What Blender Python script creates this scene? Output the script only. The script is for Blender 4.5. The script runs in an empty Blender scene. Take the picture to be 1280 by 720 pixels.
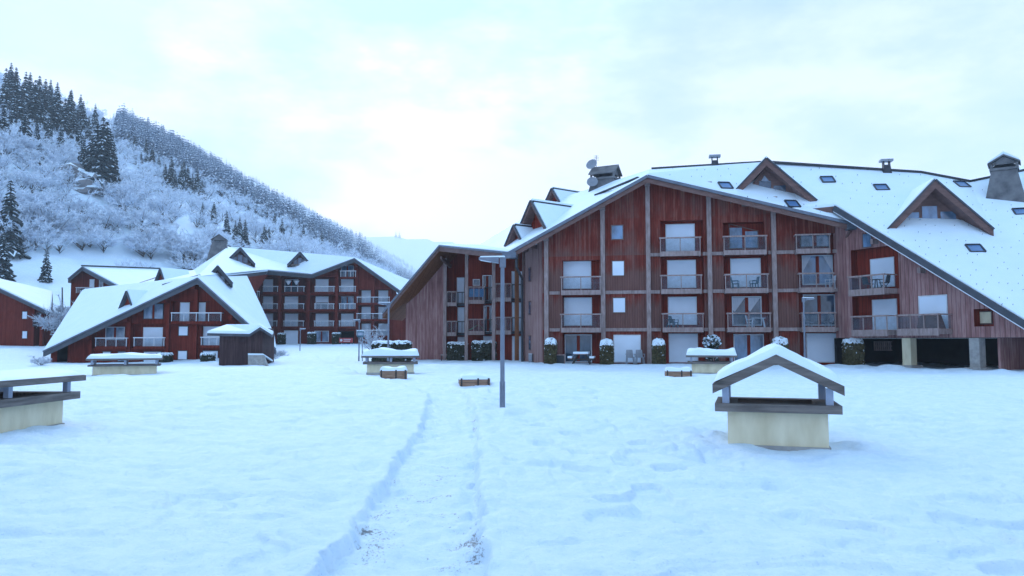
import bpy, math, random
import numpy as np
from mathutils import Vector, Matrix
from mathutils.bvhtree import BVHTree
random.seed(7)
RNG = np.random.default_rng(11)
SC = bpy.context.scene
COL = SC.collection
R = math.radians

# ------------------------------------------------------------------ camera
FPX, PITCH, EYE = 950.0, R(3.9), 1.7
cam = bpy.data.cameras.new('camera')
cam.sensor_width = 36.0
cam.lens = FPX / 1280 * 36.0
cam.clip_end = 20000
cam.clip_start = 0.05
cam_o = bpy.data.objects.new('camera', cam)
COL.objects.link(cam_o)
cam_o.location = (0, 0, EYE)
cam_o.rotation_euler = (math.pi / 2 + PITCH, 0, 0)
SC.camera = cam_o
CP, SP = math.cos(PITCH), math.sin(PITCH)
EYEV = Vector((0, 0, EYE))


def ray(u, v):
    x = (u - 640) / FPX
    y = (360 - v) / FPX
    return Vector((x, CP - y * SP, SP + y * CP))


def at(u, v, Y):
    d = ray(u, v)
    return EYEV + d * (Y / d.y)


def proj(p):
    x, y, z = p[0], p[1], p[2] - EYE
    f = y * CP + z * SP
    return 640 + FPX * x / f, 360 - FPX * (z * CP - y * SP) / f


class Fr:
    """A vertical facade frame: x runs along the wall, -y points out of it."""
    def __init__(s, o, ang=0.0):
        s.o = Vector(o)
        s.m = Matrix.Translation(s.o) @ Matrix.Rotation(ang, 4, 'Z')
        s.i = s.m.inverted()

    def loc(s, u, v, yl=0.0):
        e = s.i @ EYEV
        d = s.i.to_3x3() @ ray(u, v)
        p = e + d * ((yl - e.y) / d.y)
        return p.x, p.z

    def pt(s, u, v, yl=0.0):
        x, z = s.loc(u, v, yl)
        return s.m @ Vector((x, yl, z))


# ------------------------------------------------------------------ materials
def mat(name):
    m = bpy.data.materials.new(name)
    m.use_nodes = True
    nt = m.node_tree
    return m, nt, nt.nodes['Principled BSDF']


def nd(nt, typ, **kw):
    n = nt.nodes.new(typ)
    for k, v in kw.items():
        if k in n.inputs.keys():
            n.inputs[k].default_value = v
        else:
            setattr(n, k, v)
    return n


def ramp(nt, fac, stops):
    r = nt.nodes.new('ShaderNodeValToRGB')
    e = r.color_ramp.elements
    e[0].position, e[0].color = stops[0][0], (*stops[0][1], 1)
    e[1].position, e[1].color = stops[-1][0], (*stops[-1][1], 1)
    for p, c in stops[1:-1]:
        x = e.new(p)
        x.color = (*c, 1)
    nt.links.new(fac, r.inputs[0])
    return r


def noise(nt, vec, scale, detail=3, rough=.55):
    n = nd(nt, 'ShaderNodeTexNoise')
    n.inputs['Scale'].default_value = scale
    n.inputs['Detail'].default_value = detail
    n.inputs['Roughness'].default_value = rough
    if vec is not None:
        nt.links.new(vec, n.inputs['Vector'])
    return n


def coords(nt, mapscale=None):
    tc = nt.nodes.new('ShaderNodeTexCoord')
    o = tc.outputs['Object']
    if mapscale:
        mp = nt.nodes.new('ShaderNodeMapping')
        mp.inputs['Scale'].default_value = mapscale
        nt.links.new(o, mp.inputs['Vector'])
        o = mp.outputs[0]
    return o


def bump(nt, bsdf, h, strength=.3, dist=.05):
    b = nt.nodes.new('ShaderNodeBump')
    b.inputs['Strength'].default_value = strength
    b.inputs['Distance'].default_value = dist
    nt.links.new(h, b.inputs['Height'])
    nt.links.new(b.outputs[0], bsdf.inputs['Normal'])


def m_simple(name, c0, c1, scale=2.0, rough=.7, bs=.15, stretch=None, metal=0):
    m, nt, b = mat(name)
    n = noise(nt, coords(nt, stretch), scale, 5)
    r = ramp(nt, n.outputs[0], [(.3, c0), (.7, c1)])
    nt.links.new(r.outputs[0], b.inputs['Base Color'])
    b.inputs['Roughness'].default_value = rough
    b.inputs['Metallic'].default_value = metal
    if bs:
        bump(nt, b, n.outputs[0], bs, .02)
    return m


def m_planks(name, c0, c1, c2, width=.14, rough=.75, horizontal=False, weather=None):
    """Vertical boards: the board number comes from x+y, so it works on any wall."""
    m, nt, b = mat(name)
    o = coords(nt)
    sx = nd(nt, 'ShaderNodeSeparateXYZ')
    nt.links.new(o, sx.inputs[0])
    ad = nd(nt, 'ShaderNodeMath', operation='ADD')
    if horizontal:
        nt.links.new(sx.outputs[2], ad.inputs[0])
        ad.inputs[1].default_value = 0
    else:
        nt.links.new(sx.outputs[0], ad.inputs[0])
        nt.links.new(sx.outputs[1], ad.inputs[1])
    dv = nd(nt, 'ShaderNodeMath', operation='DIVIDE')
    nt.links.new(ad.outputs[0], dv.inputs[0])
    dv.inputs[1].default_value = width
    fl = nd(nt, 'ShaderNodeMath', operation='FLOOR')
    nt.links.new(dv.outputs[0], fl.inputs[0])
    fr = nd(nt, 'ShaderNodeMath', operation='FRACT')
    nt.links.new(dv.outputs[0], fr.inputs[0])
    wn = nd(nt, 'ShaderNodeTexWhiteNoise', noise_dimensions='1D')
    nt.links.new(fl.outputs[0], wn.inputs['W'])
    n = noise(nt, coords(nt, (4, 4, .35)), 2.2, 5, .65)
    big = noise(nt, o, .35, 3)
    mx = nd(nt, 'ShaderNodeMath', operation='MULTIPLY_ADD')
    nt.links.new(wn.outputs[0], mx.inputs[0])
    mx.inputs[1].default_value = .22
    nt.links.new(n.outputs[0], mx.inputs[2])
    m2 = nd(nt, 'ShaderNodeMath', operation='MULTIPLY_ADD')
    nt.links.new(big.outputs[0], m2.inputs[0])
    m2.inputs[1].default_value = .5
    nt.links.new(mx.outputs[0], m2.inputs[2])
    r = ramp(nt, m2.outputs[0], [(.60, c0), (.85, c1), (1.0, c2)])
    col = r.outputs[0]
    if weather:
        # boards bleach grey towards the foot of each storey, where rain and snow reach them
        sz = nd(nt, 'ShaderNodeMath', operation='MULTIPLY_ADD')
        nt.links.new(sx.outputs[2], sz.inputs[0])
        sz.inputs[1].default_value = 1 / 2.71
        sz.inputs[2].default_value = -2.43 / 2.71 + 3
        fz = nd(nt, 'ShaderNodeMath', operation='FRACT')
        nt.links.new(sz.outputs[0], fz.inputs[0])
        fo = ramp(nt, fz.outputs[0], [(0.0, (.95,) * 3), (.45, (.62,) * 3), (.92, (.05,) * 3)])
        up = nd(nt, 'ShaderNodeMapRange')
        up.inputs[1].default_value = 5.8
        up.inputs[2].default_value = 8.8
        up.inputs[3].default_value = 1.0
        up.inputs[4].default_value = .12
        nt.links.new(sx.outputs[2], up.inputs[0])
        m3 = nd(nt, 'ShaderNodeMath', operation='MULTIPLY')
        nt.links.new(fo.outputs[0], m3.inputs[0])
        nt.links.new(up.outputs[0], m3.inputs[1])
        wv = noise(nt, coords(nt, (1.2, 1.2, .5)), 1.1, 4, .6)
        m4 = nd(nt, 'ShaderNodeMath', operation='ADD')
        nt.links.new(m3.outputs[0], m4.inputs[0])
        nt.links.new(wv.outputs[0], m4.inputs[1])
        m5 = nd(nt, 'ShaderNodeMath', operation='MULTIPLY_ADD')
        nt.links.new(wn.outputs[0], m5.inputs[0])
        m5.inputs[1].default_value = .22
        nt.links.new(m4.outputs[0], m5.inputs[2])
        fr_ = ramp(nt, m5.outputs[0], [(.62, (0, 0, 0)), (1.0, (.9, .9, .9))])
        gr = ramp(nt, n.outputs[0], [(.3, tuple(x * .75 for x in weather)), (.7, weather)])
        mw_ = nd(nt, 'ShaderNodeMix', data_type='RGBA')
        nt.links.new(fr_.outputs[0], mw_.inputs['Factor'])
        nt.links.new(r.outputs[0], mw_.inputs[6])
        nt.links.new(gr.outputs[0], mw_.inputs[7])
        col = mw_.outputs[2]
    # groove between boards
    g = ramp(nt, fr.outputs[0], [(0, (.25, .25, .25)), (.09, (1, 1, 1)), (.93, (1, 1, 1)), (1.0, (.25, .25, .25))])
    mul = nd(nt, 'ShaderNodeMix', data_type='RGBA', blend_type='MULTIPLY')
    mul.inputs['Factor'].default_value = 1
    nt.links.new(col, mul.inputs[6])
    nt.links.new(g.outputs[0], mul.inputs[7])
    nt.links.new(mul.outputs[2], b.inputs['Base Color'])
    b.inputs['Roughness'].default_value = rough
    b.inputs['Specular IOR Level'].default_value = .12
    bump(nt, b, g.outputs[0], .5, .02)
    return m


def m_snow(name, fine=1.0):
    m, nt, b = mat(name)
    o = coords(nt)
    n = noise(nt, o, .8, 4)
    r = ramp(nt, n.outputs[0], [(.3, (.72, .835, .93)), (.7, (.77, .87, .95))])
    nt.links.new(r.outputs[0], b.inputs['Base Color'])
    b.inputs['Roughness'].default_value = .55
    b.inputs['Specular IOR Level'].default_value = .25
    n2 = noise(nt, o, 9.0, 6, .65)
    bump(nt, b, n2.outputs[0], .35 * fine, .05)
    return m


def m_ground():
    """Snow; on the trodden path grit and small stones show through."""
    m, nt, b = mat('ground_snow')
    o = coords(nt)
    n = noise(nt, o, .5, 5)
    r = ramp(nt, n.outputs[0], [(.3, (.72, .835, .93)), (.7, (.77, .87, .95))])
    at_ = nd(nt, 'ShaderNodeAttribute', attribute_name='grit')
    g1 = noise(nt, coords(nt, (1, .7, 1)), 34, 5, .72)
    g2 = noise(nt, o, 2.3, 3, .6)
    a = nd(nt, 'ShaderNodeMath', operation='MULTIPLY')
    nt.links.new(g1.outputs[0], a.inputs[0])
    nt.links.new(g2.outputs[0], a.inputs[1])
    s = nd(nt, 'ShaderNodeMath', operation='MULTIPLY_ADD')
    nt.links.new(at_.outputs['Fac'], s.inputs[0])
    s.inputs[1].default_value = .325
    nt.links.new(a.outputs[0], s.inputs[2])
    f = ramp(nt, s.outputs[0], [(.535, (0, 0, 0)), (.60, (1, 1, 1))])
    mx = nd(nt, 'ShaderNodeMix', data_type='RGBA')
    nt.links.new(f.outputs[0], mx.inputs['Factor'])
    mx.inputs[7].default_value = (.24, .25, .26, 1)
    nt.links.new(mx.outputs[2], b.inputs['Base Color'])
    b.inputs['Roughness'].default_value = .6
    b.inputs['Specular IOR Level'].default_value = .2
    n2 = noise(nt, o, 14.0, 7, .7)
    sp = noise(nt, o, 26.0, 4, .75)
    spr = ramp(nt, sp.outputs[0], [(.31, (.70, .76, .83)), (.40, (1, 1, 1))])
    pm = noise(nt, o, 3.2, 5, .7)
    pmr = ramp(nt, pm.outputs[0], [(.35, (.88, .925, .975)), (.58, (1, 1, 1))])
    c1 = nd(nt, 'ShaderNodeMix', data_type='RGBA', blend_type='MULTIPLY')
    c1.inputs['Factor'].default_value = 1
    nt.links.new(r.outputs[0], c1.inputs[6])
    nt.links.new(spr.outputs[0], c1.inputs[7])
    c2 = nd(nt, 'ShaderNodeMix', data_type='RGBA', blend_type='MULTIPLY')
    c2.inputs['Factor'].default_value = 1
    nt.links.new(c1.outputs[2], c2.inputs[6])
    nt.links.new(pmr.outputs[0], c2.inputs[7])
    nt.links.new(c2.outputs[2], mx.inputs[6])
    bump(nt, b, n2.outputs[0], .75, .05)
    return m


def m_glass(name, c=(.03, .05, .08), rough=.06):
    m, nt, b = mat(name)
    n = noise(nt, coords(nt, (1, 1, .5)), 1.4, 3)
    r = ramp(nt, n.outputs[0], [(.35, c), (.65, tuple(x * 2.4 for x in c))])
    nt.links.new(r.outputs[0], b.inputs['Base Color'])
    b.inputs['Roughness'].default_value = rough
    b.inputs['Specular IOR Level'].default_value = .8
    bump(nt, b, n.outputs[0], .06, .1)
    return m


def m_clear(name):
    m, nt, b = mat(name)
    t = nd(nt, 'ShaderNodeBsdfTransparent')
    t.inputs[0].default_value = (.93, .96, .98, 1)
    mx = nd(nt, 'ShaderNodeMixShader')
    b.inputs['Base Color'].default_value = (.22, .27, .32, 1)
    b.inputs['Roughness'].default_value = .12
    n = noise(nt, coords(nt), 3, 3)
    r = ramp(nt, n.outputs[0], [(.3, (.04,) * 3), (.7, (.13,) * 3)])
    nt.links.new(r.outputs[0], mx.inputs[0])
    nt.links.new(t.outputs[0], mx.inputs[1])
    nt.links.new(b.outputs[0], mx.inputs[2])
    nt.links.new(mx.outputs[0], nt.nodes['Material Output'].inputs['Surface'])
    return m


def m_shutter(name, c=(.76, .85, .97)):
    m, nt, b = mat(name)
    o = coords(nt)
    w = nd(nt, 'ShaderNodeTexWave', wave_type='BANDS', bands_direction='Z')
    w.inputs['Scale'].default_value = 5.0
    nt.links.new(o, w.inputs['Vector'])
    n = noise(nt, o, .5, 2)
    r = ramp(nt, n.outputs[0], [(.3, tuple(x * .86 for x in c)), (.7, c)])
    nt.links.new(r.outputs[0], b.inputs['Base Color'])
    b.inputs['Roughness'].default_value = .45
    bump(nt, b, w.outputs[0], .35, .03)
    return m


def m_foliage(name, c0, c1, scale=6, rough=.8):
    return m_simple(name, c0, c1, scale, rough, .4)


M = {}
M['snow'] = m_snow('roof_snow', .6)
M['ground'] = m_ground()
M['wood'] = m_planks('weathered_boards', (.118, .0185, .0120), (.188, .0320, .0205), (.25, .072, .052), weather=(.185, .092, .078))
M['wood_in'] = m_planks('sheltered_boards', (.13, .0160, .0085), (.20, .025, .0135), (.235, .035, .020), .16)
M['wood_grey'] = m_planks('greyed_boards', (.20, .088, .082), (.31, .155, .145), (.40, .23, .215))
M['wood_pale'] = m_planks('pale_boards', (.20, .10, .09), (.30, .17, .155), (.38, .24, .22))
M['wood_left'] = m_planks('russet_boards', (.098, .0115, .0062), (.150, .0180, .0098), (.185, .028, .017), .18)
M['wood_rear'] = m_planks('dark_russet_boards', (.088, .0115, .0070), (.130, .0175, .0110), (.16, .028, .018), .2)
M['wood_dark'] = m_planks('dark_shed_boards', (.045, .024, .026), (.065, .036, .037), (.085, .05, .05), .15)
M['soffit'] = m_planks('soffit_boards', (.15, .055, .024), (.21, .08, .036), (.25, .105, .05), .16)
M['trim'] = m_simple('weathered_timber', (.21, .150, .140), (.39, .29, .275), 2.5, .8, .3, (3, 3, .7))
M['fascia'] = m_simple('brown_fascia', (.11, .055, .048), (.18, .095, .08), 1.5, .7, .2, (1, 1, 4))
M['fascia_grey'] = m_simple('slate_fascia', (.040, .045, .058), (.065, .072, .09), 1.5, .6, .1)
M['metal'] = m_simple('grey_zinc', (.10, .12, .16), (.16, .19, .24), 2, .45, .05, None, .4)
M['metal_dark'] = m_simple('dark_metal', (.025, .028, .038), (.045, .05, .06), 3, .5, .05, None, .3)
M['lamp'] = m_simple('lamp_paint', (.13, .145, .19), (.19, .21, .26), 3, .45, .05)
M['shutter'] = m_shutter('rolling_shutter')
M['white'] = m_simple('white_paint', (.55, .58, .64), (.68, .70, .74), 3, .5, .05)
M['glass'] = m_glass('window_glass')
M['glass_blue'] = m_glass('blue_window_glass', (.07, .12, .19))
M['skylight'] = m_simple('skylight_glass', (.07, .16, .33), (.11, .22, .42), 1.5, .35, 0)
M['glass_pale'] = m_glass('curtained_glass', (.13, .17, .23), .12)
M['clear'] = m_clear('balcony_glass')
M['curtain'] = m_simple('curtain_cloth', (.45, .48, .55), (.6, .62, .68), 6, .9, .2, (6, 6, .5))
M['cream'] = m_simple('cream_render', (.62, .53, .35), (.80, .72, .53), 2.2, .85, .3, (1.5, 1.5, .5))
M['concrete'] = m_simple('grey_concrete', (.28, .27, .26), (.42, .40, .38), 4, .9, .3)
M['oldwood'] = m_simple('grey_old_wood', (.075, .064, .060), (.21, .18, .165), 3, .85, .4, (.6, 5, 5))
M['post_blue'] = m_simple('pale_post', (.30, .36, .48), (.40, .46, .58), 3, .55, .05)
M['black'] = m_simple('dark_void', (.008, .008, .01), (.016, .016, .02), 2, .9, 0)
M['chimney'] = m_simple('chimney_slate', (.08, .08, .088), (.19, .185, .19), 1.6, .9, .35)
M['hedge'] = m_foliage('hedge_leaves', (.040, .036, .012), (.115, .092, .035), 7)
M['hedge_dark'] = m_foliage('dark_hedge_leaves', (.016, .020, .012), (.050, .050, .026), 8)
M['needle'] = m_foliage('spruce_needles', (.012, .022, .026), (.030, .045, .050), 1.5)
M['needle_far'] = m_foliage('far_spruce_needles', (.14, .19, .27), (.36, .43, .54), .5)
M['needle_white'] = m_foliage('rime_and_mist_needles', (.38, .45, .55), (.66, .73, .82), .5)  # rimed, and whitened further to paint in the mist veiling the ridge
M['frost'] = m_foliage('frosted_twigs', (.56, .64, .78), (.88, .94, 1.0), .7)
M['frost_pale'] = m_foliage('pale_frosted_twigs', (.42, .46, .54), (.70, .75, .82), .7)
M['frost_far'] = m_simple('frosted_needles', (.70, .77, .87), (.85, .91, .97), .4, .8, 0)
M['bark'] = m_simple('bark', (.035, .028, .026), (.08, .065, .06), 5, .9, .4, (4, 4, .6))
M['crate'] = m_simple('crate_wood', (.22, .12, .075), (.38, .24, .16), 3, .8, .3, (1, 1, 5))
M['rock'] = m_simple('rock', (.10, .095, .10), (.25, .24, .25), .6, .9, .6)
M['red'] = m_simple('red_sign', (.36, .03, .035), (.44, .045, .05), 4, .5, 0)
M['blue'] = m_simple('blue_plastic', (.03, .16, .36), (.05, .24, .48), 4, .5, 0)
M['teal'] = m_simple('dark_teal_plastic', (.02, .08, .12), (.035, .12, .17), 4, .5, 0)
M['plastic_grey'] = m_simple('grey_plastic', (.20, .22, .26), (.28, .30, .34), 4, .5, 0)
M['green'] = m_simple('green_plastic', (.08, .22, .07), (.12, .30, .1), 4, .5, 0)


# ------------------------------------------------------------------ mesh builder
class MB:
    def __init__(s, fr=None):
        s.v, s.f, s.mi = [], [], []
        s.m = fr.m if fr is not None else None

    def add(s, pts, faces, mi=0, raw=False):
        k = len(s.v)
        for p in pts:
            p = Vector(p)
            s.v.append(p if (raw or s.m is None) else s.m @ p)
        for f in faces:
            s.f.append([k + i for i in f])
            s.mi.append(mi)
        return s

    def box(s, x0, x1, y0, y1, z0, z1, mi=0):
        if x0 > x1: x0, x1 = x1, x0
        if y0 > y1: y0, y1 = y1, y0
        if z0 > z1: z0, z1 = z1, z0
        p = [(x0, y0, z0), (x1, y0, z0), (x1, y1, z0), (x0, y1, z0), (x0, y0, z1), (x1, y0, z1), (x1, y1, z1), (x0, y1, z1)]
        return s.add(p, [(0, 3, 2, 1), (4, 5, 6, 7), (0, 1, 5, 4), (1, 2, 6, 5), (2, 3, 7, 6), (3, 0, 4, 7)], mi)

    def hexa(s, low, high, mi=0, raw=False):
        n = len(low)
        f = [tuple(range(n - 1, -1, -1)), tuple(range(n, 2 * n))]
        f += [(i, (i + 1) % n, n + (i + 1) % n, n + i) for i in range(n)]
        return s.add(list(low) + list(high), f, mi, raw)

    def bar(s, p, q, w, h, up=(0, 0, 1), mi=0, raw=False):
        p, q, up = Vector(p), Vector(q), Vector(up)
        d = (q - p).normalized()
        side = d.cross(up)
        if side.length < 1e-4:
            side = d.cross(Vector((0, 1, 0)))
        side.normalize()
        u2 = side.cross(d).normalized()
        a, b = side * w / 2, u2 * h / 2
        c = [-a - b, a - b, a + b, -a + b]
        return s.hexa([p + x for x in c], [q + x for x in c], mi, raw)

    def tube(s, p, q, r0, r1=None, n=8, mi=0, raw=False):
        r1 = r0 if r1 is None else r1
        p, q = Vector(p), Vector(q)
        d = (q - p).normalized()
        a = d.cross(Vector((0, 0, 1)))
        if a.length < 1e-4:
            a = Vector((1, 0, 0))
        a.normalize()
        b = d.cross(a)
        ring = [a * math.cos(2 * math.pi * i / n) + b * math.sin(2 * math.pi * i / n) for i in range(n)]
        return s.hexa([p + x * r0 for x in ring], [q + x * r1 for x in ring], mi, raw)

    def chevron(s, l, a, r, l2, a2, r2, vec, mi=0):
        """Folded slab: outer line l-a-r, inner line l2-a2-r2, extruded along vec."""
        P = [Vector(p) for p in (l, a, r, r2, a2, l2)]
        Q = [p + Vector(vec) for p in P]
        f = [(0, 1, 4, 5), (1, 2, 3, 4), (11, 10, 7, 6), (10, 9, 8, 7)]
        f += [((i + 1) % 6, i, 6 + i, 6 + (i + 1) % 6) for i in range(6)]
        return s.add(P + Q, f, mi)

    def poly(s, pts, mi=0, raw=False):
        return s.add(pts, [tuple(range(len(pts)))], mi, raw)

    def build(s, name, mats, parent=None, smooth=False):
        o = mesh_obj(name, [tuple(p) for p in s.v], s.f, mats, s.mi, parent, smooth)
        return o


def root_origin(o):
    while o.parent is not None:
        o = o.parent
    return o.location


def mesh_obj(name, verts, faces, mats, mi=None, parent=None, smooth=False):
    me = bpy.data.meshes.new(name)
    if parent is not None:
        ox, oy, oz = root_origin(parent)
        verts = [(a - ox, b - oy, c - oz) for a, b, c in verts]
    me.from_pydata(verts, [], faces)
    if not isinstance(mats, (list, tuple)):
        mats = [mats]
    for m_ in mats:
        me.materials.append(m_)
    if mi is not None and len(mats) > 1:
        me.polygons.foreach_set('material_index', mi)
    if smooth:
        me.polygons.foreach_set('use_smooth', [True] * len(me.polygons))
    me.update()
    o = bpy.data.objects.new(name, me)
    COL.objects.link(o)
    if parent is not None:
        o.parent = parent
    return o


def np_mesh(name, V, F, mats, mi=None, smooth=False):
    """Fast mesh from arrays; F is (n,3) or (n,4)."""
    me = bpy.data.meshes.new(name)
    n, k = F.shape
    me.vertices.add(len(V))
    me.vertices.foreach_set('co', np.asarray(V, np.float32).ravel())
    me.loops.add(n * k)
    me.loops.foreach_set('vertex_index', F.astype(np.int32).ravel())
    me.polygons.add(n)
    me.polygons.foreach_set('loop_start', np.arange(0, n * k, k, dtype=np.int32))
    me.polygons.foreach_set('loop_total', np.full(n, k, np.int32))
    for m_ in mats:
        me.materials.append(m_)
    if mi is not None:
        me.polygons.foreach_set('material_index', mi.astype(np.int32))
    if smooth:
        me.polygons.foreach_set('use_smooth', np.ones(n, bool))
    me.update(calc_edges=True)
    me.validate()
    return me


def thing(name, label, cat, loc=(0, 0, 0), rotz=0.0, group=None):
    o = bpy.data.objects.new(name, None)
    COL.objects.link(o)
    o.location = loc
    o.rotation_euler = (0, 0, rotz)
    o.empty_display_size = .3
    return tag(o, label, cat, group)


def tag(o, label, cat, group=None):
    o['label'] = label
    o['category'] = cat
    if group:
        o['group'] = group
    return o


def setting(o, kind='structure'):
    o['kind'] = kind
    return o


def dup(root, loc, rotz=0.0, label=None, scale=None, group=None):
    r = root.copy()
    COL.objects.link(r)
    r.location = loc
    r.rotation_euler = (0, 0, rotz)
    if scale is not None:
        r.scale = scale if isinstance(scale, tuple) else (scale,) * 3
    if label: r['label'] = label
    if group: r['group'] = group
    for ch in list(root.children):
        c = ch.copy()
        COL.objects.link(c)
        c.parent = r
        for g in ch.children:
            d = g.copy()
            COL.objects.link(d)
            d.parent = c
    return r


# ------------------------------------------------------------------ terrain
def hash2(i, j, seed):
    h = (i.astype(np.int64) * 374761393 + j.astype(np.int64) * 668265263 + seed * 144665) & 0x7fffffff
    h = ((h ^ (h >> 13)) * 1274126177) & 0x7fffffff
    h = h ^ (h >> 16)
    return (h & 0xffff) / 65535.0


def vnoise(x, y, seed=0):
    i, j = np.floor(x), np.floor(y)
    fx, fy = x - i, y - j
    fx, fy = fx * fx * fx * (fx * (fx * 6 - 15) + 10), fy * fy * fy * (fy * (fy * 6 - 15) + 10)
    i, j = i.astype(np.int64), j.astype(np.int64)
    a, b = hash2(i, j, seed), hash2(i + 1, j, seed)
    c, d = hash2(i, j + 1, seed), hash2(i + 1, j + 1, seed)
    return (a + (b - a) * fx) * (1 - fy) + (c + (d - c) * fx) * fy - .5


def sstep(a, b, x):
    t = np.clip((x - a) / (b - a), 0, 1)
    return t * t * (3 - 2 * t)


CTRL = np.array([  # x, y, z of the snow away from the flat courtyard
    (-5, 20, 0), (10, 20, 0), (25, 25, 0), (-25, 25, 0), (-14, 38, 0), (0, 45, 0), (15, 45, 0), (30, 44, 0), (-5, 60, 0.0), (10, 60, 0),
    (-28, 44, 0), (-22, 48, -.05), (-40, 40, 0), (-45, 74, -.9), (-35, 74, -.95), (-27, 66, -.6), (-23, 62, -.5), (-52, 74, -.6), (-38, 60, -.7),
    (-35, 105, .6), (-30, 115, 1.0), (-24, 117, 1.1), (-17, 110, .9), (-16, 95, .6), (-13, 80, .2), (-22, 88, .5), (-26, 80, .1), (-67, 100, .8), (-75, 104, .9),
    (-62, 92, .4), (-80, 85, .4), (-60, 75, -.2), (-20, 130, 1.2), (-45, 130, 1.2), (0, 120, 1), (40, 60, 0), (40, 20, 0), (-45, 15, 0), (0, 0, 0), (20, 0, 0), (-20, 0, 0),
    (-90, 120, 2), (60, 100, 1)], float)


def path_x(y):
    """Centre line and half width of the cleared path."""
    cx = np.interp(y, [-10, 5, 9, 14, 18, 24, 30, 38, 48, 60, 80, 110], [-.42, -.80, -.98, -1.22, -1.42, -2.0, -3.6, -6.4, -10, -13.5, -17, -22])
    hw = np.interp(y, [0, 6, 10, 18, 26, 34, 60], [.70, .66, .62, .60, .62, .8, .9])
    return cx, hw


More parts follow.
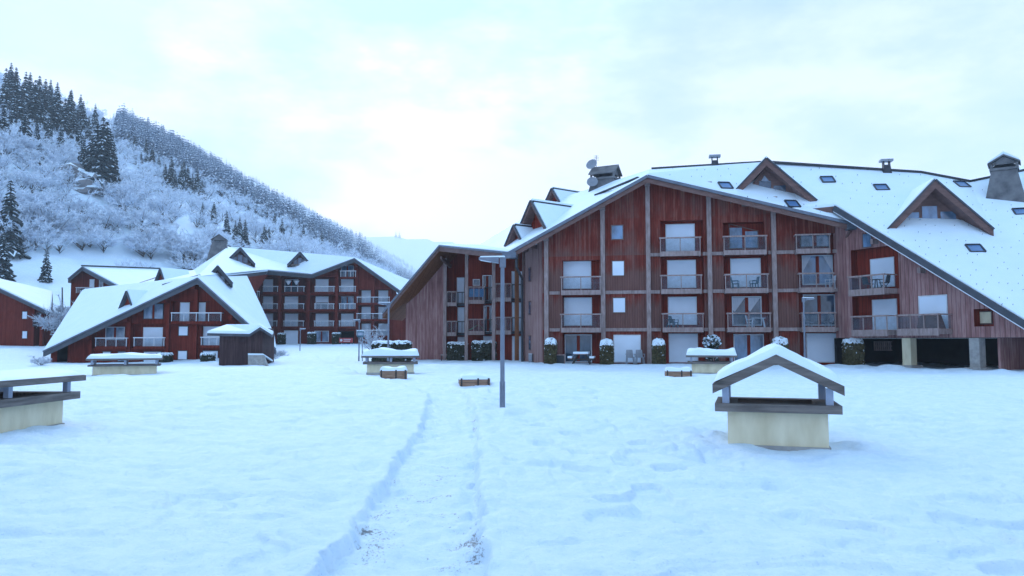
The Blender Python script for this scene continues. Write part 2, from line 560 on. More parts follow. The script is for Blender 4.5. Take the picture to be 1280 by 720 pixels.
def terrain(x, y, detail=True):
    x = np.asarray(x, float)
    y = np.asarray(y, float)
    r = np.hypot(x, y)
    w_s = np.full_like(x, 1e-9)
    z_s = np.zeros_like(x)
    for cx, cy, cz in CTRL:
        w = np.exp(-((x - cx) ** 2 + (y - cy) ** 2) / (2 * 9.0 ** 2))
        w_s += w
        z_s += w * cz
    z = z_s / w_s * sstep(0, 1e-6, w_s)
    z = np.where(r > 170, z * (1 - sstep(170, 260, r)), z)
    # left side of the valley
    q = -x + .055 * y
    qc = np.interp(y, [300, 600, 1250], [330, 430, 700])
    qq = np.clip(q, 0, None)
    qm = np.minimum(qq, qc)
    f = qm * (.31 + .00031 * qm) - .45 * np.clip(qq - qc, 0, None)
    t = sstep(125, 265, r) * sstep(30, 95, y + .2 * qq) * sstep(20, 75, q)
    n1 = vnoise(x / 90, y / 90, 3) * 16 + vnoise(x / 38, y / 38, 4) * 7
    z = z + t * (f + n1 * sstep(150, 400, r) * sstep(40, 160, q))
    z = z + 22 * np.exp(-(((x + 215) / 105) ** 2 + ((y - 385) / 110) ** 2))
    # far mountain closing the valley
    z2 = np.minimum((y - 2300) * .30, 470 - .40 * x - .5 * np.clip(y - 3900, 0, None) + vnoise(x / 500, y / 500, 8) * 120)
    z = np.where(y > 2200, np.maximum(z, np.clip(z2, 0, None) * sstep(2200, 2800, y)), z)
    z = np.maximum(z, -12)
    # right side of the valley, behind the building
    qr = np.clip(x - 190 - .02 * y, 0, None)
    z = z + sstep(60, 200, y + x * .4) * np.minimum(qr * .42, 420)
    if detail:
        near = 1 - sstep(70, 160, r)
        z = z + near * (vnoise(x / 5.5, y / 5.5, 1) * .16 + vnoise(x / 1.9, y / 1.9, 2) * .11 + vnoise(x / .62, y / .62, 5) * .075 - np.abs(vnoise(x / .9, y / 1.3, 9)) * .07)
        z = z + (1 - sstep(20, 45, r)) * (vnoise(x / .24, y / .24, 6) * .045 + np.abs(vnoise(x / .13, y / .13, 7)) * .030)
        # trodden and shovelled patches: bumpier snow
        patch = np.clip(vnoise(x / 7 + 3, y / 9, 12) * 2.6, 0, 1)
        rk = np.hypot((x - 4.2) / 1.3, (y - 12.2) / 1.1)
        z = z + (.09 * (1 - sstep(.8, 1.5, rk)) + np.exp(-((rk - 1.15) / .35) ** 2) * (np.abs(vnoise(x / .35, y / .35, 47)) * .22 - .02) * sstep(11.2, 12, y)) * (y < 16) * (x > 1)
        z = z + near * patch * (np.abs(vnoise(x / .8, y / .8, 13)) * .22 + vnoise(x / .3, y / .3, 15) * .06)
        cr = vnoise(x / 1.3 + .7 * vnoise(x / .5, y / .5, 41), y / .9, 42)
        pcx, phw = path_x(y)
        off = sstep(phw + .1, phw + .5, np.abs(x - pcx))
        z = z + off * (1 - sstep(30, 60, r)) * (.030 * sstep(-.02, .02, cr) + .022 * sstep(.14, .17, cr) - .026 * sstep(-.2, -.17, cr))
        dn = np.clip(vnoise(x / .55, y / .55, 44) - .20, 0, 1)
        z = z - off * (1 - sstep(25, 45, r)) * np.minimum(dn * 1.0, .07) * (x > -1) * sstep(0, .25, vnoise(x / 6, y / 6, 45) + .12)
        # shovelled heaps near the houses
        berm = np.exp(-((y - 46 - .12 * (x + 20)) / 1.3) ** 2) * sstep(-48, -40, x) * (1 - sstep(-24, -18, x))
        z = z + berm * (.02 + .42 * np.clip(vnoise(x / 1.7, y / 1.4, 21) + .1, 0, 1))
        heap = np.exp(-(((x + 10) / 5) ** 2 + ((y - 48) / 4) ** 2))
        z = z + heap * (np.abs(vnoise(x / 1.4, y / 1.4, 23)) * .7 + .02)
        ob_e = -.911 * (x - 23.6) - .411 * (y - 50) - 2.2
        ob_t = .411 * (x - 23.6) - .911 * (y - 50)
        bm2 = np.exp(-(ob_e / .9) ** 2) * sstep(-3, -1, ob_t) * (1 - sstep(12, 14, ob_t))
        z = z + bm2 * (.05 + .45 * np.clip(vnoise(x / 1.1, y / 1.1, 25) + .15, 0, 1))
        # scooped hollows beside the front ventilation kiosk
        for hx, hy, rr, dp in ((2.95, 11.6, .5, .17), (5.35, 12.2, .7, .13)):
            z = z - dp * np.exp(-(((x - hx) / rr) ** 2 + ((y - hy) / rr) ** 2))
        # path
        cx, hw = path_x(y)
        jit = vnoise(x * 0 + y / .9, y / 3.0, 31) * .12 + vnoise(x / .30, y / .30, 32) * .10 + vnoise(x / .12, y / .12, 38) * .06
        dx = x - cx
        e = np.abs(dx) - (hw + jit)
        dep = np.interp(y, [0, 6, 20, 30, 40, 60], [.17, .16, .14, .09, .07, .05])
        inside = 1 - sstep(-.06, .035, e)
        wall = np.exp(-((e - .20) / .22) ** 2)
        z = z + wall * (dx > 0) * near * (1 - sstep(22, 34, y)) * (.0 + np.abs(vnoise(x / .30, y / .30, 33)) * .09)
        zin = vnoise(x / .5, y / .8, 34) * .04 + vnoise(x / .16, y / .12, 35) * .026
        clod = np.clip(vnoise(x / .17, y / .17, 37) - .12, 0, 1) * .22 * np.exp(-((e + .12) / .16) ** 2)
        z = z - inside * dep + inside * (zin + clod) * (y < 40)
    return z


def tz(x, y):
    return float(terrain(np.array([x]), np.array([y]))[0])


def ground_hit(u, v, y0=120, y1=4500):
    d = ray(u, v)
    ys = np.geomspace(y0, y1, 700)
    t = ys / d.y
    X, Z = d.x * t, EYE + d.z * t
    g = terrain(X, ys, False)
    k = np.nonzero(g >= Z)[0]
    if len(k) == 0:
        return None
    k = k[0]
    return Vector((X[k], ys[k], g[k]))


def build_ground():
    a_f = np.radians(np.arange(-41, 41.01, .12))
    a_r = np.radians(np.arange(41, 319.01, 4.0))[1:-1]
    ang = np.concatenate([a_f, a_r])
    rad = np.concatenate([np.geomspace(.6, 3, 60), np.geomspace(3, 45, 430)[1:], np.geomspace(45, 5000, 185)[1:]])
    A, Rr = np.meshgrid(ang, rad)
    X, Y = np.sin(A) * Rr, np.cos(A) * Rr
    Z = terrain(X.ravel(), Y.ravel())
    V = np.stack([X.ravel(), Y.ravel(), Z], 1)
    nr, na = len(rad), len(ang)
    i, j = np.meshgrid(np.arange(nr - 1), np.arange(na), indexing='ij')
    j2 = (j + 1) % na
    F = np.stack([i * na + j, (i + 1) * na + j, (i + 1) * na + j2, i * na + j2], -1).reshape(-1, 4)[:, ::-1]
    # centre fan
    c = len(V)
    V = np.vstack([V, [[0, 0, tz(0, 0)]]])
    k = np.arange(na)
    me = np_mesh('snow_ground', V, F, [M['ground']], None, True)
    cx, hw = path_x(V[:, 1])
    dx = V[:, 0] - cx
    e = dx / hw
    spot = np.clip(vnoise(V[:, 0] / 3, V[:, 1] / .8, 51) * 2.4 + .6, 0, 1)
    grit = spot * np.exp(-((e - .86) / .22) ** 2) * sstep(4.5, 7, V[:, 1]) * (1 - sstep(17, 21, V[:, 1]))
    grit = np.maximum(grit, .75 * np.exp(-((e + .92) / .12) ** 2) * (1 - sstep(9, 13, V[:, 1])))
    grit = np.maximum(grit * .86, .66 * (np.abs(e) < .9) * (1 - sstep(10, 22, V[:, 1])))
    at_ = me.attributes.new('grit', 'FLOAT', 'POINT')
    at_.data.foreach_set('value', grit.astype(np.float32))
    o = bpy.data.objects.new('snow_ground', me)
    COL.objects.link(o)
    setting(o)
    return o


build_ground()


# ------------------------------------------------------------------ building kit
class Roof:
    """Folded roof: deck with fascia and soffit, snow on top, and height look-ups."""
    def __init__(s, pts, tris):
        used = sorted({i for t in tris for i in t})
        tris = [tuple(used.index(i) for i in t) for t in tris]
        s.p = [Vector(pts[i]) for i in used]
        s.t = []
        for t in tris:
            a, b, c = [s.p[i] for i in t]
            s.t.append(t if (b - a).cross(c - a).z > 0 else (t[0], t[2], t[1]))
        s.bvh = BVHTree.FromPolygons([tuple(p) for p in s.p], s.t)
        s.th = .42

    def z(s, x, y):
        h = s.bvh.ray_cast(Vector((x, y, 80)), Vector((0, 0, -1)))
        return h[0].z if h[0] is not None else None

    def hit(s, u, v):
        h = s.bvh.ray_cast(EYEV, ray(u, v).normalized())
        return (h[0], h[1]) if h[0] is not None else (None, None)

    def build(s, parent, fascia, soffit, snow_th=.24, th=.42):
        s.th = th
        cnt = {}
        for t in s.t:
            for k in range(3):
                e = (t[k], t[(k + 1) % 3])
                cnt[tuple(sorted(e))] = cnt.get(tuple(sorted(e)), 0) + 1
        edges = [(t[k], t[(k + 1) % 3]) for t in s.t for k in range(3) if cnt[tuple(sorted((t[k], t[(k + 1) % 3])))] == 1]
        n = len(s.p)
        dz, sz = Vector((0, 0, -th)), Vector((0, 0, snow_th))
        mb = MB()
        V = s.p + [p + dz for p in s.p]
        mb.add(V, list(s.t), 0)
        for fs, mi_ in (([(t[2] + n, t[1] + n, t[0] + n) for t in s.t], 1), ([(a, a + n, b + n, b) for a, b in edges], 0)):
            mb.f += [list(f) for f in fs]
            mb.mi += [mi_] * len(fs)
        roof = mb.build('roof', [fascia, soffit], parent)
        # snow: inset a touch so the fascia edge stays clear, with a softened lip
        nb = {}
        for a, b in edges:
            nb.setdefault(a, []).append((s.p[b] - s.p[a]))
            nb.setdefault(b, []).append((s.p[a] - s.p[b]))
        cen = sum(s.p, Vector()) / n
        low = [p + Vector((0, 0, .012)) for p in s.p]
        ins = []
        for i, p in enumerate(s.p):
            d = Vector((0, 0, 0))
            if i in nb:
                tri = [t for t in s.t if i in t]
                c = sum((s.p[j] for t in tri for j in t), Vector()) / (3 * len(tri))
                d = (c - p)
                d.z = 0
                if d.length > 1e-3:
                    d.normalize()
            ins.append(d)
        mid = [p + sz * .7 + Vector((0, 0, 0)) for p in low]
        top = [p + sz + d * .16 + Vector((0, 0, 0)) for p, d in zip(low, ins)]
        # keep the inset points on the slope
        for i in range(n):
            q = s.z(top[i].x, top[i].y)
            if q is not None:
                top[i].z = q + .012 + snow_th
        m2 = MB()
        V = low + mid + top
        m2.add(V, [tuple(2 * n + k for k in t) for t in s.t] + [tuple(t[::-1]) for t in s.t] + [(a, b, b + n, a + n) for a, b in edges]
               + [(a + n, b + n, b + 2 * n, a + 2 * n) for a, b in edges])
        sn = m2.build('snow_cover', M['snow'], roof)
        return roof


def wall_grid(mb, x0, x1, zb, top, holes, y=0.0, brk=(), mi=0):
    """Wall face at local y with rectangular holes and a top that follows the roof."""
    xs = sorted({x0, x1, *[b for b in brk if x0 < b < x1], *[h[0] for h in holes], *[h[2] for h in holes]} | {x0 + (x1 - x0) * k / 12 for k in range(1, 12)})
    xs = [x for x in xs if x0 - 1e-6 <= x <= x1 + 1e-6]
    zs = sorted({h[1] for h in holes} | {h[3] for h in holes})
    for a, b in zip(xs, xs[1:]):
        if b - a < 1e-4:
            continue
        ta, tb = top(a + 1e-3), top(b - 1e-3)
        lim = min(ta, tb)
        zz = [zb] + [z for z in zs if zb < z < lim - .02]
        xm = (a + b) / 2
        for k in range(len(zz)):
            lo = zz[k]
            last = k == len(zz) - 1
            hi = lim if last else zz[k + 1]
            zm = lo + .01
            if any(h[0] < xm < h[2] and h[1] <= zm < h[3] for h in holes):
                continue
            if last:
                mb.add([(a, y, lo), (b, y, lo), (b, y, max(tb, lo)), (a, y, max(ta, lo))], [(0, 1, 2, 3)], mi)
            else:
                mb.add([(a, y, lo), (b, y, lo), (b, y, hi), (a, y, hi)], [(0, 1, 2, 3)], mi)


def recess(mb, h, y0, y1, mi=1, topcut=None):
    x0, z0, x1, z1 = h
    mb.add([(x0, y0, z0), (x1, y0, z0), (x1, y1, z0), (x0, y1, z0), (x0, y0, z1), (x1, y0, z1), (x1, y1, z1), (x0, y1, z1)],
           [(0, 1, 2, 3), (7, 6, 5, 4), (3, 2, 6, 7), (1, 5, 6, 2), (0, 3, 7, 4)], mi)


def opening(fr, u0, v0, u1, v1, y, kind, parent, frame='white', name=None, slant=0.0):
    """A window or door given by its outline on the wall at local y."""
    um, vm = (u0 + u1) / 2, (v0 + v1) / 2
    x0, x1 = fr.loc(u0, vm, y)[0], fr.loc(u1, vm, y)[0]
    z1, z0 = fr.loc(um, v0, y)[1], fr.loc(um, v1, y)[1]
    return opening_m(fr, x0, z0, x1, z1, y, kind, parent, frame, name, slant)


def opening_m(fr, x0, z0, x1, z1, y, kind, parent, frame='white', name=None, slant=0.0):
    name = name or ('patio_door' if z1 - z0 > 1.6 else 'window')
    f = MB(fr)
    t = .07
    fw = M[frame]
    zl, zr = z1, z1 - slant
    f.box(x0, x0 + t, y - .05, y, z0, zl)
    f.box(x1 - t, x1, y - .05, y, z0, zr)
    f.bar((x0 + t, y - .025, zl - t / 2), (x1 - t, y - .025, zr - t / 2), .05, t)
    f.box(x0 + t, x1 - t, y - .05, y, z0, z0 + t)
    xm = (x0 + x1) / 2
    pair = kind in ('pair', 'pair_blue', 'pair_pale', 'curtain', 'drape')
    if pair:
        f.box(xm - .11, xm + .11, y - .052, y, z0 + t, min(zl, zr) - t, 1)
    ob = f.build(name, [fw, M['wood_in']], parent)
    if kind == 'shutter':
        MB(fr).box(x0 + t, x1 - t, y - .03, y - .004, z0 + t, z1 - t).build('shutter', M['shutter'], ob)
        return ob
    if kind == 'half':
        zc = z0 + (z1 - z0) * .55
        MB(fr).box(x0 + t, x1 - t, y - .034, y - .004, zc, z1 - t).build('shutter', M['shutter'], ob)
        z1 = zc
        kind = 'one'
    g = {'pair': 'glass', 'pair_blue': 'glass_blue', 'pair_pale': 'glass_pale', 'curtain': 'glass', 'drape': 'glass_blue', 'one': 'glass', 'blue': 'glass_blue', 'pale': 'glass_pale', 'cream': 'cream', 'four': 'glass_blue'}[kind]
    spans = [(x0 + t, xm - .11), (xm + .11, x1 - t)] if pair else [(x0 + t, x1 - t)]
    for a, b in spans:
        mb = MB(fr)
        za = zl - slant * (a - x0) / (x1 - x0) - t
        zb_ = zl - slant * (b - x0) / (x1 - x0) - t
        mb.hexa([(a, y - .026, z0 + t), (b, y - .026, z0 + t), (b, y - .004, z0 + t), (a, y - .004, z0 + t)],
                [(a, y - .026, zb_ if slant else z1 - t), (b, y - .026, zb_ if slant else z1 - t), (b, y - .004, zb_ if slant else z1 - t), (a, y - .004, zb_ if slant else z1 - t)])
        mb.build('pane', M[g], ob)
    if kind == 'four':
        b = MB(fr)
        for k in range(1, 4):
            xk = x0 + (x1 - x0) * k / 4
            b.box(xk - .02, xk + .02, y - .045, y - .027, z0 + t, z1 - t)
        zk = (z0 + z1) / 2
        b.box(x0 + t, x1 - t, y - .044, y - .0275, zk - .02, zk + .02)
        b.build('glazing_bar', M['metal_dark'], ob)
    if kind == 'curtain':
        for sgn in (-1, 1):
            c = MB(fr)
            a, b = (spans[0] if sgn < 0 else spans[1])
            zt = z1 - t - .02
            c.hexa([(a, y - .036, zt - .9), (a + .12, y - .036, zt - 1.0), (a + .12, y - .028, zt - 1.0), (a, y - .028, zt - .9)],
                   [(a, y - .036, zt), (b, y - .036, zt), (b, y - .028, zt), (a, y - .028, zt)])
            c.build('curtain', M['curtain'], ob)
    if kind == 'drape':
        for sgn in (-1, 1):
            c = MB(fr)
            zt = z1 - t - .02
            xa = x0 + t if sgn < 0 else x1 - t
            pts = [(xa, zt), (xa - sgn * .55, zt), (xa - sgn * .28, zt - .5), (xa - sgn * .04, zt - .95), (xa, zt - 1.1)]
            if sgn > 0: pts = pts[::-1]
            c.hexa([(p[0], y - .036, p[1]) for p in pts], [(p[0], y - .029, p[1]) for p in pts])
            c.build('curtain', M['curtain'], ob)
    return ob


def balcony(fr, x0, x1, zf, zr, dep, yb, parent, mats=('trim', 'trim', 'clear'), beam=.32, mullions=3, slats=False, snow=False):
    """Floor slab with front beam; railing with posts and panel as sub-parts."""
    a = MB(fr)
    a.box(x0 + .03, x1 - .03, -dep + .09, yb, zf - .16, zf)
    a.box(x0, x1, -dep, -dep + .085, zf - beam + .08, zf + .08)
    for xx in (x0, x1 - .085):
        a.box(xx, xx + .085, -dep + .088, min(yb, 0) - .004 if yb > 0 else -.004, zf - .26, zf + .06)
    b = a.build('balcony', M[mats[0]], parent)
    r = MB(fr)
    r.box(x0 - .06, x1 + .06, -dep - .03, -dep + .09, zr - .10, zr)
    for xx in (x0 - .03, x1 - .05):
        r.box(xx, xx + .08, -dep + .092, -.01, zr - .09, zr - .01)
    for k in range(mullions + 1):
        xx = x0 + (x1 - x0 - .06) * k / mullions
        r.box(xx, xx + .06, -dep + .01, -dep + .06, zf + .082, zr - .102)
    if slats:
        n = int((x1 - x0) / .14)
        for k in range(n):
            xx = x0 + .1 + (x1 - x0 - .2) * k / max(1, n - 1)
            r.box(xx - .012, xx + .012, -dep + .03, -dep + .05, zf + .085, zr - .104)
    r.build('railing', M[mats[1]], b)
    if mats[2]:
        g = MB(fr)
        g.box(x0 + .07, x1 - .07, -dep + .064, -dep + .078, zf + .1, zr - .12)
        g.box(x0 + .015, x0 + .03, -dep + .12, -.05, zf + .1, zr - .12)
        g.box(x1 - .03, x1 - .015, -dep + .12, -.05, zf + .1, zr - .12)
        g.build('glass_panel', M[mats[2]], b)
    if snow:
        s = MB(fr)
        s.box(x0 - .05, x1 + .05, -dep - .02, -dep + .08, zr + .002, zr + .03)
        s.build('snow_strip', M['snow'], b)
    return b


def dormer(parent, ang, A, L, Rr, depth, kind='glass', fas='fascia', over=.5, snow_th=.2, th=.24, wall='wood_in', ridge_strip=False):
    """Gabled dormer. A, L, R: apex and feet (world) of its front verge; it runs back by depth."""
    A, L, Rr = Vector(A), Vector(L), Vector(Rr)
    fr = Fr((A.x, A.y, 0), ang)
    a, l, r = [fr.i @ p for p in (A, L, Rr)]
    l.y = r.y = a.y = 0
    # verge boards + roof slabs
    d = MB(fr)
    dv = Vector((0, depth, 0))
    tv = Vector((0, 0, th * 1.35))
    d.chevron(l, a, r, l - tv * .9, a - tv, r - tv * .9, dv)
    ob = d.build('dormer', M[fas], parent)
    s = MB(fr)
    y0, up = Vector((0, .10, .012)), Vector((0, 0, snow_th))
    l3, r3 = a + (l - a) * .985, a + (r - a) * .985
    s.chevron(l3 + up * .6 + y0, a + up + y0, r3 + up * .6 + y0, l3 + y0, a + y0, r3 + y0, dv * .985)
    s.build('snow_cover', M['snow'], ob)
    if ridge_strip:
        b = MB(fr)
        for e in (l, r):
            q0 = a + (e - a) * .09 + Vector((0, .06, snow_th * .9))
            b.bar(q0, q0 + dv * .93, .1, .16)
        b.build('snow_rail', M['metal_dark'], ob)
    # verge capping in slate grey
    c = MB(fr)
    for e in (l, r):
        v = (e - a).normalized()
        nrm = Vector((-v.z, 0, v.x))
        if nrm.z < 0: nrm = -nrm
        c.bar(a + nrm * .04 + Vector((0, -.03, 0)), e + nrm * .04 + Vector((0, -.03, 0)), .09, .10, nrm)
    c.build('verge_capping', M['fascia_grey'], ob)
    # infill gable set back under the roof
    k = over
    cz = min(l.z, r.z) + .02
    w = MB(fr)
    a2, l2, r2 = a - Vector((0, 0, th * 1.25)), l + (r - l) * .06, r + (l - r) * .06
    zb = min(l.z, r.z) - .15
    w.hexa([(l2.x, k, zb), (r2.x, k, zb), (a2.x, k, a2.z)], [(l2.x, k + .12, zb), (r2.x, k + .12, zb), (a2.x, k + .12, a2.z)])
    # sill board across the front foot
    w.box(l.x + (r.x - l.x) * .14, r.x - (r.x - l.x) * .14, k - .28, k - .02, cz - .1, cz + .12, 1)
    w.build('gable_wall', [M[wall], M['oldwood']], ob)
    if kind:
        H = a2.z - cz
        W = r.x - l.x
        for sx in (-1, 0, 1):
            g = MB(fr)
            xc = a.x + sx * W * .175
            hw = W * .072
            zt = cz + .18 + (H * (.58 if sx == 0 else .44))
            g.box(xc - hw, xc + hw, k - .03, k - .004, cz + .2, zt)
            g.build('window', M['glass_blue' if kind == 'lattice' else 'glass'], ob)
        if kind == 'tri':
            g = MB(fr)
            zt = cz + H * .62
            g.hexa([(a.x - W * .055, k - .03, zt), (a.x + W * .055, k - .03, zt), (a.x, k - .03, zt + H * .18)], [(a.x - W * .055, k - .004, zt), (a.x + W * .055, k - .004, zt), (a.x, k - .004, zt + H * .18)])
            g.build('window', M['glass_pale'], ob)
    return ob


def ridge_bar(pts, w, h, parent, m_='metal_dark', name='ridge_cap'):
    mb = MB()
    for p, q in zip(pts, pts[1:]):
        mb.bar(p, q, w, h)
    return mb.build(name, M[m_], parent)


def on_roof(parent, roof, u, v, name, build):
    p, n = roof.hit(u, v)
    return p, n


def skylight(parent, roof, u, v, w=.85, l=.80, open_=True):
    p, n = roof.hit(u, v)
    if p is None:
        return
    n = n.normalized()
    x = Vector((0, 0, 1)).cross(n).normalized()
    if x.x < 0: x = -x
    y = n.cross(x).normalized()
    if y.z < 0: y = -y
    base = p + n * .08
    f = MB()
    for sx in (-1, 1):
        f.bar(base + x * sx * w / 2 - y * l / 2, base + x * sx * w / 2 + y * l / 2, .09, .36, n)
    f.bar(base - x * w / 2 + y * l / 2, base + x * w / 2 + y * l / 2, .09, .40, n)
    f.bar(base - x * w / 2 - y * l / 2, base + x * w / 2 - y * l / 2, .07, .34, n)
    ob = f.build('skylight', M['metal_dark'], parent)
    g = MB()
    g.bar(base + n * .12 - y * (l / 2 - .04), base + n * .12 + y * (l / 2 - .05), w - .1, .03, n)
    g.build('pane', M['skylight'], ob)


def chimney(parent, c, w0, d0, w1, d1, h, ang, cap_h, cap='x', snow=True):
    """Tapered slate chimney with a little saddle roof on short legs."""
    fr = Fr(c, ang)
    mb = MB(fr)
    lo = [(-w0, -d0, -2.2), (w0, -d0, -2.2), (w0, d0, -2.2), (-w0, d0, -2.2)]
    # the lower ring is extended down along the taper
    k = (h + 2.2) / h
    lo = [((w1 + (w0 - w1) * k) * (1 if i in (1, 2) else -1), (d1 + (d0 - d1) * k) * (1 if i > 1 else -1), -2.2) for i in range(4)]
    hi = [(-w1, -d1, h), (w1, -d1, h), (w1, d1, h), (-w1, d1, h)]
    mb.hexa(lo, hi)
    ob = mb.build('chimney', M['chimney'], parent)
    cp = MB(fr)
    cp.box(-w1 - .1, w1 + .1, -d1 - .1, d1 + .1, h + .002, h + .16)
    for sx in (-1, 1):
        for sy in (-1, 1):
            cp.box(sx * w1 - .07, sx * w1 + .07, sy * d1 - .07, sy * d1 + .07, h + .162, h + .45)
    e = h + .42
    hw_, hl = (d1 + .2, w1 + .18) if cap == 'x' else (w1 + .2, d1 + .18)
    rot = (lambda p: p) if cap != 'x' else (lambda p: (p[1], p[0], p[2]))

    def chev(mb, hw, hl, z0, z1, t0, t1):
        pts = [(-hw, -hl, z0 + t0), (0, -hl, z1 + t1), (hw, -hl, z0 + t0), (-hw, -hl, z0), (0, -hl, z1), (hw, -hl, z0)]
        mb.chevron(*[rot(p) for p in pts], rot((0, 2 * hl, 0)))
    chev(cp, hw_, hl, e, e + cap_h, .09, .09)
    gy = [rot((-hw_ + .12, hl - .32, e - .02)), rot((hw_ - .12, hl - .32, e - .02)), rot((0, hl - .32, e + cap_h - .03))]
    for sg_ in (-1, 1):
        tri_ = [rot((-hw_ + .12, sg_ * (hl - .25), e - .02)), rot((hw_ - .12, sg_ * (hl - .25), e - .02)), rot((0, sg_ * (hl - .25), e + cap_h - .03))]
        off_ = Vector(rot((0, -.06 * sg_, 0)))
        cp.hexa(tri_, [Vector(p_) + off_ for p_ in tri_])
    cp.build('chimney_cap', M['chimney'], ob)
    if snow:
        s = MB(fr)
        chev(s, hw_ - .04, hl - .05, e + .10, e + cap_h + .10, .11, .18)
        s.build('snow_cover', M['snow'], ob)
    return ob


# ================================================================== BIG BUILDING ON THE RIGHT
ANG = -math.atan(.184)
FM = Fr((2.37, 56.2, 0), ANG)
main = thing('apartment_building', 'big russet timber apartment building with wide snowy roof filling the right', 'building', (2.37, 56.2, 0))
OV = -1.6
L0, P_, E_ = FM.pt(636, 317, OV), FM.pt(809, 221, OV), FM.pt(1061, 279.5, OV)
T_, U_, V_, W_, Z_ = FM.pt(814, 214.5, 3.5), FM.pt(958, 206, 3.5), FM.pt(1150, 219, 2.8), FM.pt(1211, 230.5, 2.8), FM.pt(1330, 206, 4)
FW = Fr((23.6, 50.0, 0), R(-65.7))      # the right wing runs obliquely towards the courtyard
A_, B_ = FW.pt(1043, 258, -1.0), FW.pt(1300, 414, -1.0)
J_, K_ = at(549, 308, 66.5), at(478, 392, 66.5)
N_, S_ = at(690, 254, 68), at(600, 309, 74)
K2_ = Vector((K_.x + .5, 75, K_.z))
rp = [L0, P_, E_, T_, U_, V_, W_, Z_, B_, J_, K_, N_, S_, K2_]
iL, iP, iE, iT, iU, iV, iW, iZ, iB, iJ, iK, iN, iS, iK2 = range(14)
tr_lo = [(iL, iP, iT), (iP, iU, iT), (iP, iE, iU), (iJ, iL, iS), (iL, iN, iS), (iL, iT, iN), (iK, iJ, iS), (iK, iS, iK2)]
roof_lo = Roof(rp, tr_lo)
Q_, _n = roof_lo.hit(1004, 262)
if Q_ is None: Q_ = FM.pt(1004, 262, 2)
# back slopes so that the roof is closed from behind
bk = [FM.m @ Vector((FM.i @ p + Vector((0, 11, -7.5)))) for p in (T_, U_, V_, W_, Z_)]
pts_hi = [A_, Q_, U_, V_, W_, Z_, B_, T_] + bk
tr_hi = [(0, 1, 2), (0, 2, 3), (0, 3, 6), (6, 3, 4), (6, 4, 5),
         (7, 2, 9), (7, 9, 8), (2, 3, 10), (2, 10, 9), (3, 4, 11), (3, 11, 10), (4, 5, 12), (4, 12, 11)]
roof_hi = Roof(pts_hi, tr_hi)
ro1 = roof_lo.build(main, M['fascia'], M['soffit'], .24, .42)
ro2 = roof_hi.build(main, M['fascia'], M['soffit'], .24, .36)
roof_all = Roof(rp + [A_, Q_], tr_lo)
allp = roof_lo.p + roof_hi.p
n0 = len(roof_lo.p)
roof_all = Roof(allp, list(roof_lo.t) + [tuple(n0 + k for k in t) for t in roof_hi.t])


def edge_trim(pts, parent, m_='metal', w=.10, h=.20, dz=.04, out=(0, -.06, 0), name='verge_capping'):
    mb = MB()
    o = Vector(out)
    for p, q in zip(pts, pts[1:]):
        mb.bar(p + o + Vector((0, 0, dz)), q + o + Vector((0, 0, dz)), w, h)
    return mb.build(name, M[m_], parent)


edge_trim([L0, P_, E_], ro1, 'metal')
edge_trim([A_, B_], ro2, 'fascia_grey', .10, .40, -.13, (-.07, -.03, 0))
edge_trim([A_, B_], ro2, 'white', .09, .05, -.36, (-.075, -.033, 0), 'drip_edge')
edge_trim([K_, J_, L0], ro1, 'metal', .1, .14)
ridge_bar([p + Vector((0, -.12, .20)) for p in (T_, U_, V_, W_, Z_)], .22, .16, ro2)
ridge_bar([FM.pt(745, 249, 3), FM.pt(800, 223, 3)], .2, .1, ro1) if False else None
# snow rail lines lying on the left slope
for (ua, va, ub, vb) in ((744, 248, 798, 226),):
    a, _ = roof_lo.hit(ua, va); b, _ = roof_lo.hit(ub, vb)
    if a is not None and b is not None:
        ridge_bar([a + Vector((0, 0, .26)), b + Vector((0, 0, .26))], .2, .1, ro1, 'metal_dark', 'snow_rail')
# wood cheek where the right roof rises above the main verge
ck = MB()
zq = roof_lo.z(A_.x, A_.y + 1.0)
ck.hexa([Q_ + Vector((0, 0, -.3)), A_ + Vector((-.12, .1, -1.3)), A_ + Vector((-.12, .1, .10)), Q_ + Vector((0, 0, .15))],
        [Q_ + Vector((.2, .12, -.3)), A_ + Vector((.05, .2, -1.3)), A_ + Vector((.05, .2, .10)), Q_ + Vector((.2, .12, .15))], raw=True)
ck.build('roof_cheek', M['trim'], main)


def rtop(fr, y, roof, th, lo=0.0, alt=None):
    def f(x):
        p = fr.m @ Vector((x, y, 0))
        z = roof.z(p.x, p.y)
        if z is None and alt is not None:
            z = alt.z(p.x, p.y)
        return (z if z is not None else lo + th) - th - .01
    return f


# ---- main facade
xE = FM.loc(1059, 400)[0]
ZB = -.6
bands = [2.43, 5.15, 7.84]
HOL = []       # recesses: (u0,u1,floor z, head z)
RC = .75


def ux(u, v=400, y=0.0):
    return FM.loc(u, v, y)[0]


def bay(u0, u1, z0, z1):
    return (ux(u0), z0, ux(u1), z1)


